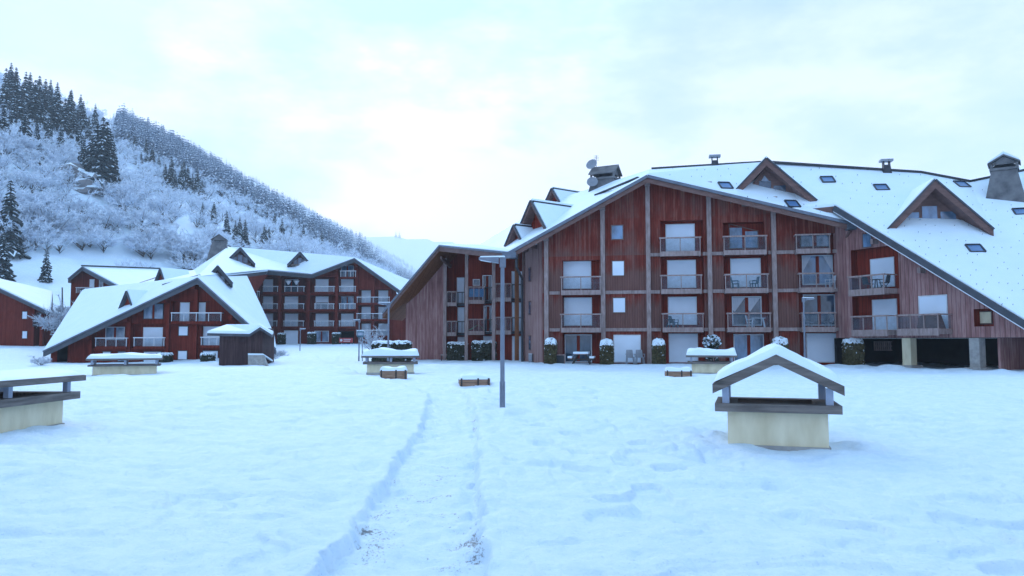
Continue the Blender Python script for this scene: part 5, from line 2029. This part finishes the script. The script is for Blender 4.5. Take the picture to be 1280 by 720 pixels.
for (u, vb, hp) in ((160, 190, 28), (168, 193, 26), (182, 203, 32), (190, 208, 28), (206, 240, 38), (211, 246, 44), (218, 250, 42), (226, 246, 46), (234, 243, 40), (240, 246, 32), (252, 250, 28), (214, 232, 40), (246, 244, 38), (198, 222, 30), (176, 212, 24), (229, 232, 36)):
    spruce(u, vb, hp, 'dark spruce in the row running down the middle of the slope', GS, k); k += 1
for (u, vb, hp) in ((253, 278, 28), (267, 280, 30), (283, 292, 30), (299, 308, 40), (306, 306, 34), (294, 300, 26), (330, 312, 34), (336, 308, 26), (352, 306, 36), (364, 308, 24), (379, 306, 28), (402, 318, 32), (412, 310, 22), (308, 262, 24), (343, 290, 28), (420, 316, 22), (438, 318, 24), (372, 290, 20), (390, 300, 22), (452, 322, 20)):
    spruce(u, vb, hp, 'snow-dusted spruce above the roofs of the left residence', GS, k); k += 1

# frosted brush on the near slope: the largest ones are things, the rest one thicket
FRV = [frost_arrays(200 + s, 9, 6, 9, .42 + .05 * (s % 3)) for s in range(6)]
rng = np.random.default_rng(77)
cand = []
while len(cand) < 2500:
    Y = math.exp(rng.uniform(math.log(150), math.log(950)))
    u = rng.uniform(-240, 520)
    X = (u - 640) / FPX * Y
    z = float(terrain(np.array([X]), np.array([Y]), False)[0])
    pu, pv = proj((X, Y, z))
    if z < 7 or pv < 90 + max(pu, -60) * .42 or pv > 352 or (pu > 170 and pv < 150 + (pu - 150) * .42 + 22):
        continue
    # open snow patches
    if math.hypot((pu - 105) / 30, (pv - 245) / 14) < 1 and pu > 85: continue
    if pu < 140 and pv > 318 + .05 * pu: continue
    if math.hypot((pu - 40) / 14, (pv - 232) / 10) < 1: continue
    h = rng.uniform(4.5, 9.5) * (1.0 if Y < 400 else 1.35)
    cand.append((h * FPX / Y if pu > 0 else 0, X, Y, z, h))
cand.sort(reverse=True)
FT = []
for s in range(5):
    v, f, m = frost_arrays(300 + s, 11, 8, 13, .40 + .05 * (s % 3))
    FT.append(np_mesh('frosted_crown', v, f, [M['frost'], M['bark']], m))
NT = 70
for i, (_, X, Y, z, h) in enumerate(cand[:NT]):
    r = thing('frosted_tree', 'bare tree white with frost on the slope above the left residence', 'tree', (X, Y, z - .1), random.uniform(0, 6), 'frosted trees on the left slope')
    r.scale = (h * random.uniform(.9, 1.3),) * 2 + (h,)
    c = bpy.data.objects.new('crown', FT[i % 5]); COL.objects.link(c); c.parent = r
rest = cand[NT:]
o = merged(FRV, [(c[1], c[2], c[3] - .2) for c in rest], [(c[4] * rng.uniform(.9, 1.4), c[4]) for c in rest], rng.uniform(0, 6, len(rest)), 'frosted_thicket', [M['frost'], M['bark']])
setting(o, 'stuff')

# far forest on the valley side
P, S = ([], []), ([], [])
while len(P[0]) + len(P[1]) < 12500:
    Y = math.exp(rng.uniform(math.log(330), math.log(3300)))
    u = rng.uniform(-40, 540)
    X = (u - 640) / FPX * Y
    q_ = -X + .055 * Y
    if q_ < 95 or q_ > 770: continue
    z = float(terrain(np.array([X]), np.array([Y]), False)[0])
    pu, pv = proj((X, Y, z))
    lim = 150 + (pu - 150) * .42 + 66
    if pv > lim and rng.uniform() > max(.12, 1 - (pv - lim) / 22): continue
    if pu < 148 + 8 * math.sin(Y / 60): continue
    h = rng.uniform(10, 19) * (1.0 if Y > 700 else .85)
    k_ = 1 if z + rng.uniform(-60, 60) > 200 else 0  # higher trees get the whitened set, its colour imitating ridge mist
    P[k_].append((X, Y, z - .5))
    S[k_].append((h * rng.uniform(.85, 1.25), h))
SPW = [spruce_arrays(180 + s, 13, 6, 1.1, 1.0, .17, 1.5) for s in range(6)]
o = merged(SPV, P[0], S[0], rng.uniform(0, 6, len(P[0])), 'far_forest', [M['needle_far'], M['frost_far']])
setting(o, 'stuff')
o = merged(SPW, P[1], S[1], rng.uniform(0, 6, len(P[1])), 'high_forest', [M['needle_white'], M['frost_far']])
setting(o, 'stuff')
# sparse woods on the far snow slope
P, S = [], []
for (u, v, n, sp) in ((440, 305, 16, 22), (455, 318, 12, 16), (592, 300, 9, 7), (615, 297, 10, 8), (590, 292, 8, 16), (520, 292, 12, 30), (620, 302, 8, 8), (470, 285, 10, 26)):
    for _ in range(n):
        g_ = ground_hit(u + rng.normal() * sp * .5, v + rng.normal() * 3, 1500, 4800)
        if g_ is None: continue
        h = rng.uniform(28, 45)
        P.append((g_.x, g_.y, g_.z - 1)); S.append((h * 1.3, h))
if P:
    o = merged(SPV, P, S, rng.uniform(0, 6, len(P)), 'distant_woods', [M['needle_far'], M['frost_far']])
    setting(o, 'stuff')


# ---- garden shrubs near the houses
def frost_shrub(label, u, vb, Y, w, h, seed, name='frosted_shrub', m_='frost_pale', group='frosted garden shrubs'):
    p = at(u, vb, Y)
    v, f, m = frost_arrays(seed, 13, 9, 14, .5)
    r = thing(name, label, 'shrub', (p.x, p.y, p.z - .05), 0, group)
    r.scale = (w, w, h)
    me = np_mesh('twigs', v, f, [M[m_], M['bark']], m)
    c = bpy.data.objects.new('twigs', me); COL.objects.link(c); c.parent = r


frost_shrub('white frosted bush rising behind the long dark hedge', 465, 441, 62, 1.9, 2.4, 501)
frost_shrub('low frosted shrub right of the shed ramp', 337, 452, 70, 1.5, 1.1, 502)
frost_shrub('small frosted shrub behind the shed ramp wall', 348, 449, 80, 2.2, 1.4, 503)
frost_shrub('snowy shrub at the low eave of the left residence', 51, 458, 72, 1.8, 1.4, 504)
frost_shrub('rounded frosted tree behind the low left roof', 72, 424, 100, 5.0, 5.2, 505, 'frosted_tree')
frost_shrub('pale frosted tree between the far left house and the residence', 82, 412, 112, 5.5, 5.5, 506, 'frosted_tree')

# snowy round bush behind the kiosk
p = FM.pt(890.5, 454, -2.6)
r = thing('round_bush', 'dark round bush capped with snow clumps behind the snow-slab kiosk', 'shrub', (p.x, p.y, p.z - .1))
rr = np.random.default_rng(9)
n = 900
d = rr.normal(size=(n, 3)); d /= np.linalg.norm(d, axis=1)[:, None]
C = d * (rr.uniform(.5, 1, n) ** .4)[:, None] * [.60, .60, .5] + [0, 0, 1.5]
low = rr.integers(0, n, n // 3)
C[low, 2] -= rr.uniform(.3, 1.3, len(low)); C[low, :2] *= .8
a = rr.normal(size=(n, 3)); a /= np.linalg.norm(a, axis=1)[:, None]
b = np.cross(a, rr.normal(size=(n, 3))); b /= np.linalg.norm(b, axis=1)[:, None]
sz = rr.uniform(.06, .13, n)[:, None]
Vb = np.stack([C - a * sz, C + b * sz * .8, C + a * sz, C - b * sz * .8], 1).reshape(-1, 3)
sn = (rr.uniform(size=n) < np.clip((C[:, 2] - 1.1) * .95, .06, .8))
me = np_mesh('foliage', Vb, np.arange(4 * n).reshape(-1, 4), [M['hedge_dark'], M['snow']], sn.astype(int))
c = bpy.data.objects.new('foliage', me); COL.objects.link(c); c.parent = r
t = MB(); t.tube((0, 0, -.3), (0, 0, 1.4), .07, .04, 7)
c = mesh_obj('stem', [tuple(p_) for p_ in t.v], t.f, M['bark']); c.parent = r

# ---- rocks and utility poles on the slope
for (u, v, s, lab) in ((92, 226, 7.5, 'grey rock outcrop at the foot of the big spruce clump'), (104, 238, 5.0, 'smaller grey rock outcrop under the tallest spruce')):
    g_ = ground_hit(u, v)
    rr = np.random.default_rng(int(u))
    import bmesh
    bm = bmesh.new()
    bmesh.ops.create_icosphere(bm, subdivisions=3, radius=1)
    for vv in bm.verts:
        k_ = 1 + .35 * math.sin(vv.co.x * 4 + u) * math.sin(vv.co.z * 5 + 1) + rr.uniform(-.12, .12)
        vv.co *= k_
        vv.co.z *= .6
    me = bpy.data.meshes.new('rock_outcrop')
    bm.to_mesh(me); bm.free()
    me.materials.append(M['rock']); me.materials.append(M['snow'])
    for pl in me.polygons:
        if pl.normal.z > .62: pl.material_index = 1
    o = bpy.data.objects.new('rock_outcrop', me); COL.objects.link(o)
    o.location = g_ + Vector((0, -1, 0)); o.scale = (s, s * .7, s * .8)
    tag(o, lab, 'rock')
for (u, v, hp, ln, lab) in ((3, 190, 26, .35, 'leaning wooden utility pole with crossarm at the left edge of the slope'), (195, 302, 22, .12, 'wooden utility pole with crossarm above the residence roof'), (78, 390, 30, -.05, 'thin pole standing on the snow behind the residence')):
    g_ = ground_hit(u, v, 105) or at(u, v, 130)
    h = hp * g_.y / FPX
    r = thing('utility_pole', lab, 'pole', tuple(g_))
    m_ = MB()
    m_.tube(g_, g_ + Vector((ln * h, 0, h)), .16, .11, 7)
    m_.build('pole', M['bark'], r)
    if hp < 30:
        m_ = MB()
        t_ = g_ + Vector((ln * h * .9, 0, h * .9))
        m_.bar(t_ - Vector((1.6, 0, -.6)), t_ + Vector((1.6, 0, -.6)), .2, .2)
        m_.build('crossarm', M['bark'], r)


# ================================================================== FURNITURE
def chair(label, loc, rotz, m_, name='garden_chair', s=1.0, fold=False, group='chairs on the balconies'):
    k = thing(name, label, 'chair', loc, rotz, group)
    k.scale = (s, s, s)

    def bld(mb, nm_):
        o = mesh_obj(nm_, [tuple(p) for p in mb.v], mb.f, M[m_]); o.parent = k
    b = MB(); b.box(-.24, .24, -.22, .22, .41, .45); bld(b, 'seat')
    b = MB()
    b.hexa([(-.24, .20, .45), (.24, .20, .45), (.24, .24, .45), (-.24, .24, .45)], [(-.2, .30, .92), (.2, .30, .92), (.2, .34, .92), (-.2, .34, .92)])
    bld(b, 'backrest')
    for sx in (-1, 1):
        if fold:
            b = MB(); b.tube((sx * .22, -.22, 0), (sx * .22, .25, .5), .018, .018, 6); bld(b, 'leg')
            b = MB(); b.tube((sx * .2, .22, 0), (sx * .2, -.2, .43), .018, .018, 6); bld(b, 'leg')
        else:
            for y in (-.19, .2):
                b = MB(); b.hexa([(sx * .25 - .025, y - .025, 0), (sx * .25 + .025, y - .025, 0), (sx * .25 + .025, y + .025, 0), (sx * .25 - .025, y + .025, 0)],
                                 [(sx * .21 - .025, y - .025, .42), (sx * .21 + .025, y - .025, .42), (sx * .21 + .025, y + .025, .42), (sx * .21 - .025, y + .025, .42)]); bld(b, 'leg')
            b = MB(); b.box(sx * .27 - .025, sx * .27 + .025, -.22, .26, .62, .66); b.box(sx * .27 - .02, sx * .27 + .02, -.21, -.17, .44, .62); bld(b, 'armrest')
    return k


def table(label, loc, rotz, m_, w=.8, d=.6, h=.72, name='garden_table'):
    k = thing(name, label, 'table', loc, rotz)

    def bld(mb, nm_):
        o = mesh_obj(nm_, [tuple(p) for p in mb.v], mb.f, M[m_]); o.parent = k
    b = MB(); b.box(-w / 2, w / 2, -d / 2, d / 2, h - .04, h); bld(b, 'tabletop')
    for sx in (-1, 1):
        for sy in (-1, 1):
            b = MB(); b.bar((sx * (w / 2 - .02), sy * (d / 2 - .06), 0), (sx * (w / 2 - .14), sy * (d / 2 - .12), h - .04), .05, .05); bld(b, 'leg')


def fl_pos(fr, u, zf, y):
    x = fr.loc(u, 380, y)[0]
    p = fr.m @ Vector((x, y, zf + .002))
    return tuple(p)


z3, z2_, z1_ = bands[2] + .06, bands[1] + .06, bands[0] + .06
chair('dark teal plastic chair on the left of the middle balcony before a blue shutter', fl_pos(FM, 920, z2_, -.2), ANG + R(75), 'teal')
chair('dark teal plastic chair on the right of the middle balcony before a blue shutter', fl_pos(FM, 943, z2_, -.2), ANG + R(-75), 'teal')
table('small white garden table on the balcony with tied curtains', fl_pos(FM, 947, z1_, -.25), ANG, 'white', .95, .6, .74)
chair('white plastic chair beside the white table on the curtained balcony', fl_pos(FM, 938, z1_, -.1), ANG + R(70), 'white')
chair('white plastic chair on the balcony with blue draped doors', fl_pos(FM, 1038.5, z2_, -.2), ANG + R(-70), 'white')
chair('folding chair left on the balcony behind the lamp post', fl_pos(FM, 1012, z1_, -.2), ANG + R(70), 'plastic_grey', 'folding_chair', 1, True)
chair('folding chair right on the balcony behind the lamp post', fl_pos(FM, 1035, z1_, -.2), ANG + R(-70), 'plastic_grey', 'folding_chair', 1, True)
chair('dark chair on the lowest balcony second from the left column', fl_pos(FM, 842, z1_, -.1), ANG + R(60), 'teal')
table('dark small table beside the dark chair on the same balcony', fl_pos(FM, 838, z1_, -.35), ANG, 'metal_dark', .6, .45, .68)
table('dark bistro table on the upper balcony above the carport', fl_pos(FW, 1096, z5, -.6), R(-65), 'metal_dark', .6, .5, .7)
chair('dark folding chair left of the bistro table', fl_pos(FW, 1086, z5, -.6), R(15), 'metal_dark', 'folding_chair', 1, True)
chair('dark folding chair right of the bistro table', fl_pos(FW, 1106, z5, -.6), R(-145), 'metal_dark', 'folding_chair', 1, True)
# cover over furniture on the long lower balcony
f = Fr(fl_pos(FW, 1163, z7, -.6), R(-65.7))
cv = MB(f)
cv.hexa([(-.75, -.3, 0), (.75, -.3, 0), (.75, .3, 0), (-.75, .3, 0)], [(-.6, -.22, .85), (.5, -.22, .92), (.5, .22, .92), (-.6, .22, .85)])
o = cv.build('furniture_cover', M['fascia'])
o['label'] = 'dull pink cover over furniture on the long lower balcony'; o['category'] = 'cover'
# blue sheets hung inside the wing balcony
f = Fr((0, 66.9, 0), 0)
for u, lab in ((588, 'blue sheet on the left of the glazed wing balcony'), (599, 'blue sheet on the right of the glazed wing balcony')):
    x, z = f.loc(u, 366, -.62)
    o = MB(f).box(x - .38, x + .38, -.64, -.60, z - .36, z + .36).build('blue_sheet', M['blue'])
    tag(o, lab, 'cloth')
f = Fr((0, 67.4, 0), 0)
x, z = f.loc(596, 413, -.9)
o = MB(f)
for k_ in range(8):
    o.bar((x - .7 + k_ * .02, -1.0 + k_ * .05, z + .05), (x + .1, -1.0 + k_ * .05, z + .5), .02, .02)
    o.bar((x + .7, -1.0 + k_ * .05, z + .05), (x + .1, -1.0 + k_ * .05, z + .5), .02, .02)
o = o.build('drying_rack', M['green'])
tag(o, 'green drying rack on the lower middle balcony of the wing', 'drying rack')

# picnic table
p = FM.pt(727, 455, -2.0)
pt_ = thing('picnic_table', 'wooden picnic table with snowy top and benches before a glass door', 'picnic table', (p.x, p.y, p.z), ANG)


def pbl(mb, nm_, m_, par=pt_):
    o = mesh_obj(nm_, [tuple(q_) for q_ in mb.v], mb.f, M[m_]); o.parent = par
    return o


b = MB(); b.box(-.5, .5, -.75, .75, .68, .73); tp = pbl(b, 'tabletop', 'trim')
b = MB(); b.box(-.52, .52, -.76, .76, .732, .86); pbl(b, 'snow_cover', 'snow', tp)
for sx in (-1, 1):
    b = MB(); b.box(sx * .76 - .14, sx * .76 + .14, -.75, .75, .38, .43); bo = pbl(b, 'bench', 'trim')
    b = MB(); b.box(sx * .76 - .15, sx * .76 + .15, -.76, .76, .432, .55); pbl(b, 'snow_cover', 'snow', bo)
    for y in (-.5, .5):
        b = MB(); b.bar((sx * .62, y, 0), (sx * .25, y, .68), .07, .09, (0, 1, 0)); pbl(b, 'leg', 'bark')
b = MB()
for y in (-.56, .56): b.box(-.9, .9, y - .03, y + .03, .28, .37)
pbl(b, 'crossbeam', 'bark')
for u, lab in ((788, 'grey plastic garden chair, left of the pair before a white shutter'), (800, 'grey plastic garden chair, right of the pair before a white shutter')):
    p = FM.pt(u, 455, -1.2)
    chair(lab, (p.x, p.y, p.z), ANG + R(12), 'plastic_grey', 'garden_chair', 1.08, False, 'garden chairs on the snow')
p = FM.pt(699, 455, -1.4)
f = Fr(tuple(p), ANG)
bx = thing('storage_box', 'dark wooden storage box beside the corner hedge', 'box', tuple(p), 0)
MB(f).box(-.4, .4, -.25, .25, -.1, .62).build('body', M['metal_dark'], bx)
m_ = MB(f)
for sx in (-1, 1): m_.box(sx * .42 - .03, sx * .42 + .03, -.28, -.22, -.1, .66)
m_.box(-.46, .46, -.3, .28, .622, .68)
m_.build('frame', M['trim'], bx)
p = at(663.5, 455, 58.6)
f = Fr(tuple(p), R(-30))
mt = thing('meter_box', 'pale meter cabinet at the foot of the side wall', 'cabinet', tuple(p))
MB(f).box(-.14, .14, -.1, .1, -.2, .75).build('body', M['plastic_grey'], mt)
MB(f).box(-.15, .15, -.11, .11, .752, .80).build('lid', M['white'], mt)
# bench boards beside the wing
p = at(555.5, 452, 67.3)
f = Fr(tuple(p), 0)
bn = thing('wooden_bench', 'small wooden bench at the gable corner of the wing', 'bench', tuple(p))
MB(f).box(-.35, .35, -.2, .2, .55, .62).build('seat', M['trim'], bn)
for sx in (-1, 1):
    MB(f).box(sx * .25 - .04, sx * .25 + .04, -.15, .15, -.2, .548).build('leg', M['bark'], bn)
# two white parasols on the rear top balcony
for u, lab in ((360.3, 'white inverted cone parasol, left of the pair on the rear balcony'), (370.2, 'white inverted cone parasol, right of the pair on the rear balcony')):
    p = at(u, 364.5, 121.6)
    r = thing('cone_parasol', lab, 'parasol', tuple(p), 0, 'parasols on the rear balcony')
    m_ = MB(); m_.tube(p, p + Vector((0, 0, 1.1)), .04, .04, 7); m_.build('pole', M['metal_dark'], r)
    m_ = MB(); m_.tube(p + Vector((0, 0, 1.1)), p + Vector((0, 0, 1.75)), .08, .5, 12); m_.build('shade', M['white'], r)

# ================================================================== AIR AND LIGHT
hz_ = MB()
hz_.box(-5200, 5200, -5200, 5200, -14, 1150)
ho = hz_.build('haze', [])
hm = bpy.data.materials.new('haze_air')
hm.use_nodes = True
nt = hm.node_tree
nt.nodes.clear()
out = nt.nodes.new('ShaderNodeOutputMaterial')
vol = nt.nodes.new('ShaderNodeVolumePrincipled')
vol.inputs['Color'].default_value = (.95, .98, 1.0, 1)
vol.inputs['Density'].default_value = 0.00026
vol.inputs['Anisotropy'].default_value = 0.0
nt.links.new(vol.outputs[0], out.inputs['Volume'])
ho.data.materials.append(hm)
ho['kind'] = 'stuff'

SUN_EL, SUN_AZ = R(32), R(-22)     # high behind the hill on the left
sun = bpy.data.lights.new('sun', 'SUN')
sun.energy = .75
sun.angle = R(24)
sun.color = (1.0, .98, .96)
so = bpy.data.objects.new('sun', sun)
COL.objects.link(so)
sd = Vector((math.sin(SUN_AZ) * math.cos(SUN_EL), math.cos(SUN_AZ) * math.cos(SUN_EL), math.sin(SUN_EL)))
so.rotation_euler = sd.to_track_quat('Z', 'Y').to_euler()
so.location = (0, -10, 40)

wd = bpy.data.worlds.new('World')
SC.world = wd
wd.use_nodes = True
nt = wd.node_tree
bg = nt.nodes['Background']
sky = nt.nodes.new('ShaderNodeTexSky')
sky.sky_type = 'NISHITA'
sky.sun_disc = False
sky.sun_elevation = SUN_EL
sky.sun_rotation = SUN_AZ
sky.air_density = 1.0
sky.dust_density = 1.0
tc = nt.nodes.new('ShaderNodeTexCoord')
mp = nt.nodes.new('ShaderNodeMapping')
mp.inputs['Scale'].default_value = (1.0, 1.0, 2.2)
mp.inputs['Location'].default_value = (1.3, 0.4, 0.2)
nt.links.new(tc.outputs['Generated'], mp.inputs['Vector'])
n1 = noise(nt, mp.outputs[0], 1.7, 7, .55)
n2 = noise(nt, mp.outputs[0], 2.6, 7, .58)
# cloud cover: thick towards the horizon, thinner overhead
sx = nt.nodes.new('ShaderNodeSeparateXYZ')
nt.links.new(tc.outputs['Generated'], sx.inputs[0])
el = nt.nodes.new('ShaderNodeMapRange')
el.inputs[1].default_value = .12
el.inputs[2].default_value = .75
el.inputs[3].default_value = .42
el.inputs[4].default_value = .0
nt.links.new(sx.outputs[2], el.inputs[0])
ad = nt.nodes.new('ShaderNodeMath')
ad.operation = 'ADD'
nt.links.new(n1.outputs[0], ad.inputs[0])
nt.links.new(el.outputs[0], ad.inputs[1])
cv = ramp(nt, ad.outputs[0], [(.42, (.6,) * 3), (.78, (1, 1, 1))])
cl0 = ramp(nt, n2.outputs[0], [(.40, (.56, .65, .86)), (.50, (.82, .82, .94)), (.59, (1.25, 1.10, 1.12))])
hi = ramp(nt, sx.outputs[2], [(.16, (1, 1, 1)), (.38, (.60, .76, .92)), (.46, (.60, .84, 1.08)), (.66, (.72, 1.24, 1.62))])
cl = nt.nodes.new('ShaderNodeMix')
cl.data_type = 'RGBA'
cl.blend_type = 'MULTIPLY'
cl.inputs['Factor'].default_value = 1
nt.links.new(cl0.outputs[0], cl.inputs[6])
nt.links.new(hi.outputs[0], cl.inputs[7])
cm = nt.nodes.new('ShaderNodeMix')
cm.data_type = 'RGBA'
cm.blend_type = 'MULTIPLY'
cm.inputs['Factor'].default_value = 1
cm.inputs[7].default_value = (8.9, 8.75, 8.75, 1)
dt = nt.nodes.new('ShaderNodeVectorMath')
dt.operation = 'DOT_PRODUCT'
nrm = nt.nodes.new('ShaderNodeVectorMath')
nrm.operation = 'NORMALIZE'
nt.links.new(tc.outputs['Generated'], nrm.inputs[0])
nt.links.new(nrm.outputs[0], dt.inputs[0])
dt.inputs[1].default_value = tuple(sd)
gm = nt.nodes.new('ShaderNodeMapRange')       # cloud brightens round the veiled sun
gm.interpolation_type = 'SMOOTHSTEP'
gm.inputs[1].default_value = .82
gm.inputs[2].default_value = 1.0
gm.inputs[3].default_value = 1.0
gm.inputs[4].default_value = 1.95
nt.links.new(dt.outputs['Value'], gm.inputs[0])
gl = nt.nodes.new('ShaderNodeVectorMath')
gl.operation = 'SCALE'
nt.links.new(gm.outputs[0], gl.inputs['Scale'])
nt.links.new(cl.outputs[2], gl.inputs[0])
nt.links.new(gl.outputs[0], cm.inputs[6])
mx = nt.nodes.new('ShaderNodeMix')
mx.data_type = 'RGBA'
nt.links.new(cv.outputs[0], mx.inputs['Factor'])
nt.links.new(sky.outputs[0], mx.inputs[6])
nt.links.new(cm.outputs[2], mx.inputs[7])
nt.links.new(mx.outputs[2], bg.inputs['Color'])
bg.inputs['Strength'].default_value = .10

SC.render.engine = 'CYCLES'
SC.view_settings.view_transform = 'Standard'
SC.view_settings.look = 'None'
SC.view_settings.exposure = 0.54
SC.view_settings.gamma = 1.0
SC.view_settings.use_curve_mapping = False
SC.cycles.max_bounces = 6
SC.cycles.diffuse_bounces = 3
SC.cycles.glossy_bounces = 3
SC.cycles.transparent_max_bounces = 12
SC.cycles.volume_bounces = 2
SC.cycles.use_denoising = True
